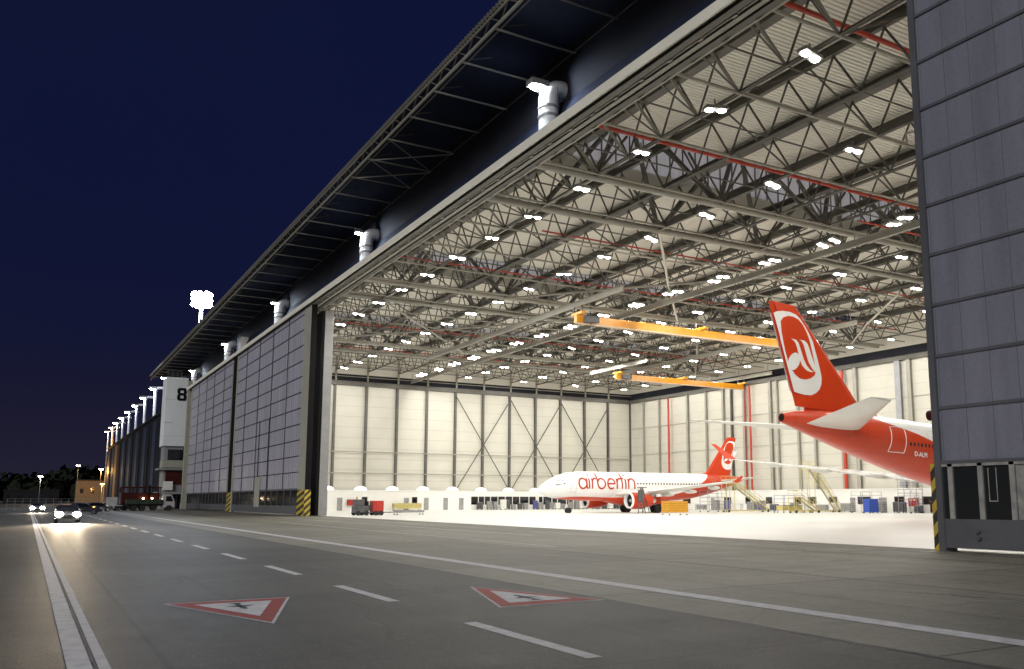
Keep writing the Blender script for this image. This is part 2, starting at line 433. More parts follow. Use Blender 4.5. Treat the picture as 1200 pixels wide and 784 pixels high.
# side wall (beyond the A320) and back wall
side = thing('hangar_side_wall', 'tall cream panel side wall with dark steel columns behind the far airliner', 'wall', (70, YS, 0))
b = MB()
z = 3.5
while z < ZW-.01:
    z1 = min(z+1.94, ZW); b.box(29.2, XB, YS, YS+.2, z+.012, z1-.012); z = z1
b.build('wall_panels', 'wallp', side)
b = MB(); b.box(29.2, XB, YS+.05, YS+.3, 0, ZW); b.build('wall_backing', 'steel_dk', side)
b = MB(); b.box(29.2, XB, YS+.02, YS+.2, ZW, 24.9); b.build('dark_clerestory', 'darkclad', side)
b = MB(); b.box(29.2, XB, YS+.02, YS+.2, 24.91, ZD+.5); b.build('upper_panels', 'deck', side)
b = MB(); b.box(29.2, XB, YS-.5, YS, ZW-.1, ZW+.7); b.build('head_beam', 'steel_dk', side)
xs = [34+6*i for i in range(14)]
for x in xs:
    b = MB(); bot = 3.5 if x < 72 else 0
    b.box(x-.22, x+.22, YS-.46, YS-.42, bot, ZW); b.box(x-.03, x+.03, YS-.42, YS-.04, bot, ZW); b.box(x-.22, x+.22, YS-.04, YS-.001, bot, ZW)
    b.build('wall_column', 'steel_dk', side)
for z in (6.7, 10.6):
    b = MB(); b.box(29.2, XB, YS-.55, YS-.47, z-.09, z+.09); b.build('wall_girt', 'steel', side)
for x0 in (70, 82, 94):                                  # X braces, two bays wide
    for a, c in (((x0, 3.4), (x0+12, 21.9)), ((x0, 21.9), (x0+12, 3.4))):
        b = MB(); b.tube([(a[0], YS-.62-(.12 if a[1] > 10 else 0), a[1]), (c[0], YS-.62-(.12 if a[1] > 10 else 0), c[1])], .10, 6); b.build('wall_brace', 'steel_dk', side)
for x in xs[:-1]:
    b = MB(); b.box(x-.15, x+.15, YS-.75, YS-.5, ZW+.7, 28); b.build('clerestory_post', 'steel', side)
for z in (24.4, 26.4):
    b = MB(); b.box(29.2, XB, YS-.7, YS-.6, z-.06, z+.06); b.build('clerestory_rail', 'steel', side)

back = thing('hangar_back_wall', 'long cream back wall with paired grey columns and red pipes', 'wall', (XB, 80, 0))
b = MB(); z = 3.5
while z < ZW-.01:
    z1 = min(z+1.94, ZW); b.box(XB, XB+.2, Y0, YS, z+.012, z1-.012); z = z1
b.build('wall_panels', 'wallp', back)
b = MB(); b.box(XB+.05, XB+.3, Y0, YS+.3, 0, ZW); b.build('wall_backing', 'steel_dk', back)
b = MB(); b.box(XB+.02, XB+.2, Y0, YS, ZW, 24.9); b.build('dark_clerestory', 'darkclad', back)
b = MB(); b.box(XB+.02, XB+.2, Y0, YS, 24.91, ZD+.5); b.build('upper_panels', 'deck', back)
b = MB(); b.box(XB-.5, XB, Y0, YS, ZW-.1, ZW+.6); b.build('head_beam', 'steel_dk', back)
for y, w, m in [(152,.3,'steel'),(146.5,.3,'steel'),(137.2,.5,'steel'),(131.5,.35,'steel'),(126.5,.45,'steel'),(124.2,.35,'steel_dk'),(120.8,.5,'steel'),(114,.6,'steel'),(112.3,.3,'steel'),(107.5,.4,'steel'),(103.8,.4,'steel'),(97.9,.7,'steel'),(95,.7,'steel'),(86.9,1.0,'portal'),(84.9,.7,'steel'),(76,.5,'steel'),(70,.5,'steel'),(60,.7,'steel'),(50,.5,'steel'),(40,.7,'steel'),(28,.7,'steel'),(14,.7,'steel'),(0,.7,'steel')]:
    b = MB(); b.box(XB-.5, XB-.44, y-w/2, y+w/2, 0, ZW); b.box(XB-.44, XB-.04, y-.04, y+.04, 0, ZW); b.box(XB-.04, XB-.001, y-w/2, y+w/2, 0, ZW)
    b.build('wall_column', m, back)
for z in (11.5, 17.2):
    b = MB(); b.box(XB-.06, XB-.002, Y0, YS, z-.04, z+.04); b.build('wall_girt', 'steel', back)
for y, r, z0, lab in ((142.6,.22,2,'dark red standpipe left on the back wall above the airliner nose half'),(120.0,.10,0,'thinnest red pipe on the back wall beside a thicker one'),(118.6,.20,0,'thick red pipe on the back wall right of the yellow crane end'),(97.2,.28,0,'wide red pipe on the back wall under the near aircraft tail')):
    b = MB(); b.tube([(XB-.9, y, z0), (XB-.9, y, 22.6)], r, 10)
    tag(b.build('red_standpipe', 'red_pipe', smooth=True), lab, 'pipe', 'red pipes up the back wall')
# near end wall of the hall, out of frame, closes the room
b = MB(); b.box(XR+1.2, XB+.3, Y0-.3, Y0, 0, ZD)
tag(b.build('hangar_end_wall', 'wallp'), 'cream end wall of the hangar hall behind the right door', 'wall')

# ------------------------------------------------------------------ annexes
an = thing('workshop_annex', 'low white workshop block with small windows and grey doors along the side wall', 'annex', (50, 155, 0))
b = MB(); b.box(29.3, 71.8, 153.6, YS-.56, 0, 3.45); b.build('annex_wall', 'white', an)
b = MB(); b.box(29.2, 71.9, 153.5, YS-.565, 3.45, 3.6); b.build('annex_roof', 'white', an)
for i, x in enumerate((30.5, 33.5, 40.2, 43.2, 50.5, 60.0)):
    b = MB(); b.box(x, x+.95, 153.56, 153.6, 1.3, 2.35); w = b.build('window', 'glassdk', an)
    b = MB(); b.box(x-.06, x+1.01, 153.585, 153.598, 1.24, 2.41); b.build('window_frame', 'greym', w)
for x in (46.0, 58.4, 62.3, 66.2, 69.4):
    b = MB(); b.box(x, x+.95, 153.55, 153.6, 0, 2.25); d = b.build('door', 'greym', an)
    b = MB(); b.box(x+.8, x+.87, 153.50, 153.55, 1.0, 1.12); b.build('handle', 'metal', d)
an2 = thing('glazed_annex', 'low annex with window band behind the far airliner nose', 'annex', (92, 155, 0))
b = MB(); b.box(71.95, XB-.6, 153.9, YS-.56, 0, .95); b.build('parapet_wall', 'white', an2)
b = MB(); b.box(71.95, XB-.6, 153.9, YS-.56, 2.5, 3.5); b.build('head_wall', 'white', an2)
b = MB(); b.box(71.95, XB-.6, 154.1, 154.2, .95, 2.5); b.build('window_band', 'glassdk', an2)
x = 72
while x < 111:
    b = MB(); b.box(x, x+.12 if random.random() < .7 else x+.7, 153.95, 154.09, .951, 2.499); b.build('mullion', 'white', an2); x += random.choice((1.3,1.6,2.1))
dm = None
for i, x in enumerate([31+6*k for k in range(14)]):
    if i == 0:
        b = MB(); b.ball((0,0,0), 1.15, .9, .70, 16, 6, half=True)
        dm = b.build('lamp_glow_dome', 'dome', smooth=True); o = dm  # added dome shaped like the lamp glow along the annex top
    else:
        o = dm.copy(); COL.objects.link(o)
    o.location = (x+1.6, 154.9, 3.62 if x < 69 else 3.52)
    tag(o, 'white dome built as lamp glow on the annex roof, %s from the hangar doors' % nth(i), 'lamp glow', 'lamp glow domes along the annex')
bx = thing('back_workshop_annex', 'low white annex with dark windows along the back wall', 'annex', (109, 70, 0))
b = MB(); b.box(108.6, XB-.56, 6, 148, 0, 3.4); b.build('annex_wall', 'white', bx)
b = MB(); b.box(108.5, XB-.565, 5.9, 148.1, 3.4, 3.55); b.build('annex_roof', 'white', bx)
for y, w, dr in [(140,1.2,0),(133,2.2,0),(126,1.0,1),(121.5,1.8,0),(116.5,1.2,0),(111.2,1.4,0),(104.6,1.3,0),(101.3,1.6,0),(97.0,1.6,0),(93.4,1.0,1),(90.5,2.4,0),(87.6,1.4,1),(84.6,1.6,0),(82.0,.9,1),(78.8,2.7,0),(75.2,1.5,0),(69,3,0),(62,3,0)]:
    b = MB(); z0, z1 = (0, 2.2) if dr else (1.25, 2.3)
    b.box(108.55, 108.6, y, y+w, z0, z1); q = b.build('door' if dr else 'window', 'greym' if dr else 'glassdk', bx)
    b = MB(); b.box(108.575, 108.597, y-.07, y+w+.07, z0 if dr else z0-.07, z1+.07); b.build('door_frame' if dr else 'window_frame', 'white' if dr else 'greym', q)

# ------------------------------------------------------------------ roof steel
ZB, ZT = 25.5, 28.85
NODE0 = 28.85; NP = 3.75
def unit_bar(name, p, q, r, m, n=6):
    b = MB(); b.tube([p, q], r, n, cap=False); return b.mesh(name, m)
me_up = unit_bar('brace', (0,0,0), (0,NP/2,ZT-.25-ZB), .075, 'steel_dk')
me_dn = unit_bar('brace', (0,0,0), (0,-NP/2,ZT-.25-ZB), .075, 'steel_dk')
ti = 0
x = 34.0
while x < XB-2:
    y0 = max(NODE0-NP*4, NODE0+NP*math.floor((.52*x-NODE0)/NP))
    heavy = (ti % 2 == 0)
    t = thing('roof_truss', 'steel lattice truss under the deck running along the hall, %s from the doors' % nth(ti), 'roof truss', (x, y0, ZB), group='roof trusses parallel to the doors')
    b = MB(); b.box(x-.14, x-.04, y0, YS-.8, ZB-.07, ZB+.07).box(x+.04, x+.14, y0, YS-.8, ZB-.07, ZB+.07); b.build('bottom_chord', 'steel_dk', t)
    b = MB(); w = .34 if heavy else .17
    b.box(x-w, x+w, y0, YS-.8, ZT-.22, ZT-.14).box(x-w, x+w, y0, YS-.8, ZT+.36, ZT+.42).box(x-.05, x+.05, y0, YS-.8, ZT-.14, ZT+.36); b.build('top_chord', 'steel_dk', t)
    yy = y0
    while yy < YS-3:
        inst('brace', me_up, t, (0, yy-y0, 0)); inst('brace', me_dn, t, (0, yy+NP-y0, 0)); yy += NP
    ti += 1; x += 6
# ties across the hall at the bottom chord level
k = 0; y = NODE0
while y < YS-2:
    x1 = XB-.6 if y > 60 else min(XB-.6, y/.50)
    r = .10 if k % 2 == 0 else .06
    t = thing('roof_tie', 'horizontal steel tie tube across the hall under the trusses, %s from the near end' % nth(k), 'roof tie', (28.9, y, ZB), group='tie tubes across the hall roof')
    b = MB(); b.tube([(28.7, y, ZB), (x1, y, ZB)], r, 8); b.build('tie_tube', 'steel' if k % 2 == 0 else 'steel_dk', t, smooth=True)
    # raking struts of the front edge bay
    b = MB(); b.tube([(30.35, y, 29.0), (34, y, ZB)], .10, 8); b.build('edge_strut', 'steel', t, smooth=True)
    b = MB(); b.tube([(29.2, y-NP/2, 25.95), (34, y, ZB+.05)], .06, 6); b.build('edge_stay', 'steel_dk', t)
    if k % 2 == 0:
        xx = 34.0
        while xx+12 <= x1:
            b = MB(); b.tube([(xx, y, ZB), (xx+6, y, ZT-.3)], .07, 6).tube([(xx+12, y, ZB), (xx+6, y, ZT-.3)], .07, 6); b.build('cross_brace', 'steel_dk', t); xx += 12
    k += 1; y += NP
# main girders
for gi, (ya, yb) in enumerate(GY):
    ym = (ya+yb)/2; zt = 34.0
    t = thing('main_girder', 'heavy tubular main girder across the hall, %s from the near end' % nth(gi), 'girder', (XW, ym, ZB), group='main girders across the hall')
    for yy in (ya, yb):
        b = MB(); b.tube([(28.75, yy, ZB), (XB-.6, yy, ZB)], .30, 12); b.build('bottom_chord', 'steel', t, smooth=True)
    b = MB(); b.tube([(XW+.3, ym, zt), (XB-.6, ym, zt)], .32, 12); b.build('top_chord', 'steel_dk', t, smooth=True)
    xx = 34.0
    while xx < XB-3:
        for yy in (ya, yb):
            for s in (-1, 1):
                if xx+s*6 > XW:
                    b = MB(); b.tube([(xx, yy, ZB), (xx+s*6, ym, zt)], .22, 8); b.build('diagonal', 'steel_dk', t, smooth=True)
            for s in (-1, 1):
                b = MB(); b.tube([(xx, yy, ZB), (xx+s*3, yy, ZD-.3)], .11, 6); b.build('sub_diagonal', 'steel_dk', t)
        b = MB(); b.tube([(xx, ya, ZB), (xx, yb, ZB)], .12, 8); b.build('cross_tie', 'steel', t)
        xx += 12
# flat wind bracing between the girders
wb = [((46.1,60,ZB),(59,75.3,ZB)),((59,75.3,ZB),(71.9,90,ZB)),((84.4,65,ZB),(95.6,79,ZB)),((95.6,79,ZB),(106,90.7,ZB)),((71.9,60,ZB),(58,75.3,ZB)),((58,75.3,ZB),(46,90,ZB)),((34,98,ZB),(58,127.5,ZB)),((58,98,ZB),(34,127.5,ZB)),((82,98,ZB),(106,127.5,ZB))]
for i, (p, q) in enumerate(wb):
    b = MB(); b.tube([(p[0],p[1],ZB-.1-.01*i),(q[0],q[1],ZB-.1-.01*i)], .13, 8)
    tag(b.build('wind_brace', 'steel_lt' if i < 4 else 'steel', smooth=True), 'slanting wind brace tube lying flat under the roof, %s from the door opening' % nth(i), 'brace', 'flat wind braces under the roof')
# service pipes
def pipe(pts, r, m, label, cat, grp):
    b = MB(); b.tube(pts, r, 8); return tag(b.build('service_pipe', m, smooth=True), label, cat, grp)
for i, (y, z, x0, x1) in enumerate([(30.6,27.6,29.5,60),(48.3,27.6,29.5,100),(49.9,25.9,60,111),(86,27.4,29.5,111),(123,27.4,29.5,111),(70.3,27.3,40,111),(105.4,27.3,34,111),(142.4,27.3,34,111)]):
    pipe([(x0,y,z),(x1,y,z)], .15 if i < 2 else .09, 'red_pipe', 'red sprinkler main crossing under the roof deck, %s from the near end' % nth([0,1,2,4,6,3,5,7][i]), 'pipe', 'red sprinkler pipes under the roof')
pipe([(34,36.4,ZB+.1),(49,36.4,ZB+.1),(49,36.4,ZB+.9),(49.8,35.5,ZB+.9),(49.8,35.5,ZB+.1),(80,35.5,ZB+.1)], .12, 'steel_lt', 'pale cranked service pipe below the deck near the right door', 'pipe', 'pale service pipes under the roof')
pipe([(40,68.4,ZB+.3),(108,68.4,ZB+.3)], .10, 'steel_lt', 'pale straight service pipe under the roof behind the near girder', 'pipe', 'pale service pipes under the roof')
pipe([(36,108.5,ZB+.3),(108,108.5,ZB+.3)], .10, 'steel_lt', 'pale straight service pipe under the roof behind the middle girder', 'pipe', 'pale service pipes under the roof')
# roof crane runways (along the doors) under row C and X=90
for i, (x, ya, yb) in enumerate(((52.0, 74, 128), (60.2, 42, 156), (83.2, 112, 129), (87.9, 74, 128), (110.4, 112, 129))):
    b = MB(); b.ibeam((x, ya, 24.05), (x, yb, 24.05), .3, .55)
    y = ya+1
    while y < yb: b.tube([(x,y,24.3),(x,y,ZB+.1)], .05, 6, cap=False); y += 7.5
    tag(b.build('crane_runway', 'steel'), 'overhead crane runway beam hanging below the trusses, %s from the doors' % nth(i), 'crane rail', 'crane runway beams')
def crane(x0, x1, y, zb, label):
    t = thing('bridge_crane', label, 'crane', ((x0+x1)/2, y, zb), group='yellow bridge cranes under the roof')
    b = MB(); b.box(x0, x1, y-.30, y+.30, zb, zb+.98); b.build('box_girder', 'crane', t, bevel=.04)
    b = MB(); b.box(x0, x1, y-.42, y-.30, zb-.06, zb+.04); b.build('bottom_flange', 'steel_lt', t)
    for xx in (x0+.4, (x0+x1)/2, x1-.4):
        b = MB(); b.box(xx-.22, xx+.22, y-1.2, y+1.2, zb+.99, zb+1.3); b.build('end_carriage', 'crane', t, bevel=.03)
        b = MB(); b.box(xx-.08, xx+.08, y-.9, y-.75, zb+1.31, 23.78).box(xx-.08, xx+.08, y+.75, y+.9, zb+1.31, 23.78); b.build('hanger', 'greydk', t)
    xx = x0+2
    while xx < x1-1:
        b = MB(); b.box(xx-.08, xx+.08, y+.35, y+.55, zb+.8, zb+1.25); b.build('cable_trolley', 'black', t); xx += 1.4
    b = MB(); b.box(x0+.8, x0+2.6, y-1.1, y-.45, zb+.1, zb+.8); h = b.build('hoist', 'greydk', t, bevel=.05)
    b = MB(); b.tube([(x0+1.6, y-.8, zb+.2), (x0+1.6, y-.8, zb-.8)], .05, 6).ball((x0+1.6, y-.8, zb-.9), .18, .18, .22, 8, 6); b.build('hook', 'greydk', h)
crane(51.6, 88.2, 83.0, 21.75, 'long yellow bridge crane under the roof left of the near tail fin')
crane(82.7, 111.0, 120.2, 21.9, 'shorter, farther yellow bridge crane close to the back wall')

# ------------------------------------------------------------------ hall lamps
me_h = MB().box(-.75,.75,-.32,.32,0,.22).bar((0,0,.2),(0,0,.75),.08,.08).mesh('lamp_housing', 'lampbody')
me_l = MB().ball((0,0,0), .31, .24, -.14, 14, 4, half=True).mesh('lamp_lens', 'lens', smooth=True)
rows = [34, 46, 60.4, 70, 82, 94, 106]
HL = 1240; rl = random.Random(21)
for ri, x in enumerate(rows):
    k = 0; y = 22.9 if x < 40 else 30.4
    y = 30.4 + 7.5*math.ceil((.58*x-30.4)/7.5) if x > 46 else y
    while y < YS-3:
        quad = (x == 60.4)
        z = 24.9 if quad else (24.9 if min(abs(y-52.6), abs(y-60)) > 1 else 24.7)
        t = thing('hall_floodlight', '%s white floodlight under the roof, %s in the %s lamp row from the doors' % ('quadruple' if quad else 'twin', nth(k), nth(ri)), 'floodlight', (x+(0 if quad else -.5), y, z), group='floodlights under the hangar roof')
        t.rotation_euler = (R(rl.uniform(-7,7)), R(rl.uniform(-7,7)), R(rl.uniform(-14,14))); t.scale = (rl.uniform(.86,1.08),)*3
        inst('lamp_housing', me_h, t, (0,0,.05))
        if quad: inst('lamp_housing', me_h, t, (0,1.5,.05))
        for q in ([(-.42,0),(.42,0)] if not quad else [(-.42,0),(.42,0),(-.42,1.5),(.42,1.5)]): inst('lamp_lens', me_l, t, (q[0],q[1],.04))
        lamp('SPOT', t, (0,0,-.35), HL*(2.0 if quad else 1), (1,.965,.90), .35, (0,0,-1), 178, .25)
        y += 7.5; k += 1

# ------------------------------------------------------------------ facade
YE = 193.0
fc = thing('hangar_fascia', 'long beige fascia and door rail box above the hangar opening', 'fascia', (XF, 80, ZF))
b = MB(); b.box(XF, XF+.12, Y0, YE+5, ZF, ZF+.55); b.build('fascia_strip', 'fascia', fc)
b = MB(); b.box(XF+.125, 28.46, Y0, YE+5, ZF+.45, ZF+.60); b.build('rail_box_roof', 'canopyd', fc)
for i, (x, w, z0, z1, m) in enumerate([(26.42,.10,.05,.44,'railm'),(26.75,.16,-.02,.44,'railm'),(26.75,.42,-.10,-.03,'steel_dk'),(27.25,.12,.04,.44,'railm'),(27.55,.30,-.03,.05,'steel'),(28.0,.14,-.02,.44,'railm'),(28.0,.40,-.10,-.03,'steel_dk'),(28.34,.16,-.08,.44,'steel')]):
    b = MB(); b.box(x-w/2, x+w/2, Y0, YE, ZF+z0, ZF+z1); b.build('guide_rail', m, fc)
b = MB(); y = Y0+1
while y < YE-60: b.box(27.05, 27.2, y, y+.35, ZF-.12, ZF+.3); y += 2.5
b.build('rail_brackets', 'steel', fc)
b = MB(); b.box(XF+.2, 28.4, Y0, YE+5, ZF+.440, ZF+.447); b.build('rail_box_back', 'black', fc)
# rolling shutter clutter behind the rails: cable festoon
b = MB(); y = Y0+1
while y < 150: b.tube([(28.2,y,ZF+.05),(28.2,y+1.2,ZF-.16),(28.2,y+2.4,ZF+.05)], .03, 5, cap=False); y += 2.4
b.build('cable_festoon', 'railm', fc)
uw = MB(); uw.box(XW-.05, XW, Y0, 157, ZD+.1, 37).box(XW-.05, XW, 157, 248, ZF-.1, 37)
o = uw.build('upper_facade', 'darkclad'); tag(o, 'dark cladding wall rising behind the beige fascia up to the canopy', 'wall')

# canopy
XO, ZC = 24.3, 32.8
cp = thing('roof_canopy', 'dark roof canopy with slender struts projecting above the hangar front', 'canopy', (XO, 110, ZC))
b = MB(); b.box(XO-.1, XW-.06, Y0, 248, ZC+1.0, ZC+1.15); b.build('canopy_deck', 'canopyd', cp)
b = MB(); b.tube([(XO-.25, Y0, ZC), (XO-.25, 248, ZC)], .11, 8); b.build('edge_chord', 'steel', cp, smooth=True)
b = MB(); b.tube([(XO-.38, Y0, ZC+.8), (XO-.38, 248, ZC+.8)], .08, 8); b.build('edge_chord', 'steel', cp, smooth=True)
b = MB(); b.tube([(XO+.45, Y0, ZC+.35), (XO+.45, 248, ZC+.35)], .06, 8); b.build('edge_chord', 'steel_dk', cp, smooth=True)
b = MB(); y = Y0; i = 0
while y < 246: b.tube([(XO-.25, y, ZC), (XO-.38, y+1.3, ZC+.8)], .05, 5, cap=False).tube([(XO-.38, y+1.3, ZC+.8), (XO-.25, y+2.6, ZC)], .05, 5, cap=False); y += 2.6
b.build('edge_lacing', 'steel_dk', cp)
b = MB(); y = Y0; v = []
while y < 248:
    for dy, dx in ((0,0), (.16,0), (.22,.14), (.38,.14)): v += [(XO-.58+dx, y+dy, ZC+.85), (XO-.58+dx, y+dy, ZC+1.2)]
    y += .44
b.add(v, [(2*i, 2*i+2, 2*i+3, 2*i+1) for i in range(len(v)//2-1)])
b.build('serrated_edge', 'steel_dk', cp)
b = MB(); b.box(XO-.42, XO-.1, Y0, 248, ZC+1.0, ZC+1.1); b.build('edge_flashing', 'steel_dk', cp)
b = MB(); b.tube([(XW-.25, Y0, ZC), (XW-.25, 248, ZC)], .05, 6); b.build('wall_rail', 'steel_dk', cp)
y = 38.4-5.2*9
i = 0
while y < 246:
    b = MB(); b.tube([(XO-.2, y, ZC), (XW-.1, y, ZC)], .075, 8); b.build('strut', 'steel', cp, smooth=True)
    if i % 1 == 0:
        b = MB(); b.tube([(XO+.4, y+.02, ZC+.35), (XO+2.2, y+.02, ZC+.98)], .04, 5); b.build('stay', 'steel_dk', cp)
    i += 1; y += 5.2
for ya in (69.6, 74.8):
    for p, q in (((XO, ya, ZC), (XW-.2, ya+5.2, ZC)), ((XO, ya+5.2, ZC-.12), (XW-.2, ya, ZC-.12))):
        b = MB(); b.tube([p, q], .05, 6); b.build('cross_stay', 'steel', cp)

# sliding doors
def big_door(name, x, ya, yb, label, top=ZF-.05, verts=(), m='poly', strip_lo=True, post_lo=1.0, post_hi=.5, winz=(1.15, 3.0)):
    t = thing('hangar_door', label, 'hangar door', (x, (ya+yb)/2, 0), group='giant sliding hangar doors')
    th = .5
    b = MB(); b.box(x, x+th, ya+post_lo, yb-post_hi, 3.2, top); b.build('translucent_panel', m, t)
    zz = [3.2+1.9*i for i in range(1, 12)]
    b = MB()
    for z in zz:
        if z < top-.2: b.box(x-.07, x-.002, ya+post_lo, yb-post_hi, z-.055, z+.055)
    b.build('crossbars', 'doorgrey' if m == 'poly_dk' else 'carblack', t)
    for y in verts:
        b = MB(); b.box(x-.09, x-.003, y-.09, y+.09, 3.2, top); b.build('mullion', 'greydk', t)
    b = MB(); y = ya+post_lo
    sw = .005 if m == 'poly_dk' else .012
    while y < yb-post_hi: b.box(x-.012, x-.001, y-sw, y+sw, 3.2, top); y += 1.0
    b.build('panel_seams', 'doorgrey', t)
    b = MB(); b.box(x-.1, x+th, ya+post_lo, yb-post_hi, 3.08, 3.199).box(x-.10, x+th+.02, ya+post_lo, yb-post_hi, .14, winz[0]); b.build('base_panel', 'doorgrey', t)
    b = MB(); b.box(x-.02, x+.0, ya+post_lo, yb-post_hi, winz[0], winz[1]+.08); b.build('window_glass', 'glassdoor', t)
    b = MB(); y = ya+post_lo
    while y < yb-post_hi: b.box(x-.09, x-.021, y-.09, y+.09, winz[0], 3.08); y += (1.15 if m == 'poly_dk' else 3.4)
    b.box(x-.09, x-.021, ya+post_lo, yb-post_hi, 2.98, 3.079); b.build('window_bars', 'greym' if m == 'poly_dk' else 'doorgrey', t)
    for a, c in ((ya, ya+post_lo), (yb-post_hi, yb)):
        if c-a > .01:
            b = MB(); b.box(x-.12, x+th+.05, a+.002, c-.002, 0, top); b.build('end_post', 'doorpost' if m == 'poly' else 'doorgrey', t)
    return t
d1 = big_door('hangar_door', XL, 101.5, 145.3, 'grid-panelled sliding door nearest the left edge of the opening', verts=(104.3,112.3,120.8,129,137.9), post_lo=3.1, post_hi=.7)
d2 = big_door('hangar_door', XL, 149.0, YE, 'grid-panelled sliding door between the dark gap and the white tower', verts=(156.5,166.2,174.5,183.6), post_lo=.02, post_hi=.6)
b = MB(); b.box(XL-.1, XL+.55, 101.38, 101.49, 0, ZF-.05); b.build('black_end_seal', 'black', d1)
b = MB(); b.box(XL+.02, XL+.5, 145.35, 148.95, 0, ZF-.05); b.build('black_end_seal', 'black', d2)
def guard(x0, x1, y0, y1, h, m, par, lab=None):
    b = MB(); b.box(x0, x1, y0, y1, .02, h); return b.build('hazard_guard', m, par)
guard(XL-.16, XL-.125, 101.35, 104.6, 3.0, 'hazy', d1); guard(XL-.06, XL+.0, 145.4, 148.9, 3.0, 'hazy', d2)
guard(XL-.16, XL+.56, 101.28, 101.345, 3.0, 'hazx', d1)
# walk door and its frame tower in the first door
for zz0, zz1 in ((3.2, 12.8),):
    for y in (121.2, 127.0):
        b = MB(); b.box(XL-.10, XL-.004, y-.06, y+.06, .2, zz1); b.build('stair_frame', 'carblack', d1)
b = MB(); b.box(XL-.13, XL-.101, 125.0, 128.2, .9, 5.0); b.build('pale_walk_door', 'doorpost', d1)
d3 = thing('hangar_door', 'grey end of a parked sliding door leaf at the left edge of the opening', 'hangar door', (29.4, 101, 0), group='giant sliding hangar doors')
b = MB(); b.box(28.93, 29.97, 104, 112, 0, 24.68); b.build('leaf', 'portal', d3, bevel=.03)
b = MB(); b.box(28.6, 28.925, 104.1, 112, 0, 24.6); b.build('rubber_seal', 'black', d3)
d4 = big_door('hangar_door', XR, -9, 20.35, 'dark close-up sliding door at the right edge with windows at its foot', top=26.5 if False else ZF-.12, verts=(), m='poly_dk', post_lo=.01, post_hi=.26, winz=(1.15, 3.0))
guard(XR-.08, XR+.50, 20.36, 20.56, 3.1, 'hazr', d4)
b = MB(); b.tube([(XR+.3,20.36,4.9),(XR+.3,20.75,4.9)], .19, 12); b.build('warning_horn', 'truckred', d4, smooth=True)
for y, z in ((18.75,.72),(18.72,.5)):
    b = MB(); b.tube([(XR-.22,y,z),(XR-.12,y,z)], .06, 10); b.build('socket', 'greydk', d4, smooth=True)
# frames seen dimly through the right door's windows
for i, (y, z0, z1) in enumerate(((18.2,1.75,2.9),(17.3,1.75,2.9),(16.3,1.75,2.9))):
    b = MB(); b.box(XR-.03, XR-.0205, y-.16, y-.13, z0, z1).box(XR-.03, XR-.0205, y+.13, y+.16, z0, z1).box(XR-.03, XR-.0205, y-.13, y+.13, z0, z0+.04); b.build('inner_frame', 'greym', d4)
b = MB(); b.box(XR-.028, XR-.0205, 17.0, 17.35, 1.16, 2.97); b.build('pale_reflection_strip', 'greym', d4)  # solid pale strip set on the glass as a painted reflection

# portal column at the end of the doors
b = MB(); b.box(26.3, 27.2, 196.2, 197.4, 0, 26.6).box(26.2, 27.3, 196.1, 197.5, 0, 1.2)
tag(b.build('portal_column', 'doorpost'), 'pale grey portal column between the last door and the white tower', 'column')

# ------------------------------------------------------------------ white tower with the 8
tw = thing('numbered_tower', 'white stair tower with a black number 8, dark glazed cabin floors below', 'tower', (24.7, 200, 0))
b = MB(); b.box(22.5, 26.8, 200, 206, 13.1, 27.7); b.build('white_shaft', 'towerw', tw, bevel=.03)
b = MB(); b.box(22.49, 24.2, 199.97, 199.998, 17.98, 18.05).box(22.49, 26.8, 199.985, 199.999, 22.9, 22.93).box(22.49, 26.8, 199.985, 199.999, 15.2, 15.23); b.build('panel_joints', 'greym', tw)
nb = MB()
def bar8(x0, x1, z0, z1): nb.box(x0, x1, 199.93, 199.99, z0, z1)
cx, z0, W, H, s = 25.63, 22.75, 1.85, 2.75, .52
for (a, c, e, f) in ((cx-W/2+.36, cx+W/2-.36, z0, z0+s), (cx-W/2+.36, cx+W/2-.36, z0+H-s, z0+H), (cx-W/2+.36, cx+W/2-.36, z0+H/2-s/2+.03, z0+H/2+s/2+.03)): bar8(a, c, e, f)
for sx in (-1, 1):
    xa = cx+sx*W/2; xb = xa-sx*.58
    for e, f in ((z0+.2, z0+H/2-.08), (z0+H/2+.14, z0+H-.2)):
        nb.poly([(xa,199.925,e+.14),(xa,199.925,f-.14),(xa-sx*.34,199.925,f+.2),(xb,199.925,f+.2),(xb,199.925,e-.2),(xa-sx*.34,199.925,e-.2)], (0,.06,0))
nb.build('number_eight', 'black', tw)
b = MB(); b.box(22.9, 26.6, 200.4, 206, 0, 13.09); b.build('cabin_core', 'portal', tw)
b = MB(); b.box(23.6, 26.5, 200.25, 200.4, 10.2, 12.4); w = b.build('cabin_window', 'glassdk', tw)
b = MB(); b.box(22.7, 26.7, 200.1, 205, 8.6, 10.1); b.build('cabin_parapet', 'doorpost', tw)
b = MB(); b.box(21.9, 26.7, 199.7, 205.5, 8.1, 8.45); b.build('cabin_slab', 'portal', tw)
b = MB(); b.box(23.4, 26.6, 200.2, 200.39, 5.1, 7.9); b.build('cabin_window', 'truckred', tw)
b = MB(); b.box(21.6, 26.9, 198.6, 204, 3.1, 3.5); b.build('porch_slab', 'portal', tw)
b = MB(); b.box(23.0, 24.9, 199.9, 200.2, 3.9, 5.7); b.build('lit_sign_box', 'white', tw)
b = MB(); b.box(24.4, 24.9, 199.6, 200.1, 0, 3.1); b.build('porch_pillar', 'portal', tw)
b = MB(); b.box(25.0, 26.5, 200.2, 200.39, 0, 2.9); b.build('entrance_door', 'glassdk', tw)
b = MB()
for x in (22.7, 23.6, 24.6, 25.4): b.box(x-.03, x+.03, 200.3, 200.36, 27.7, 29.2)
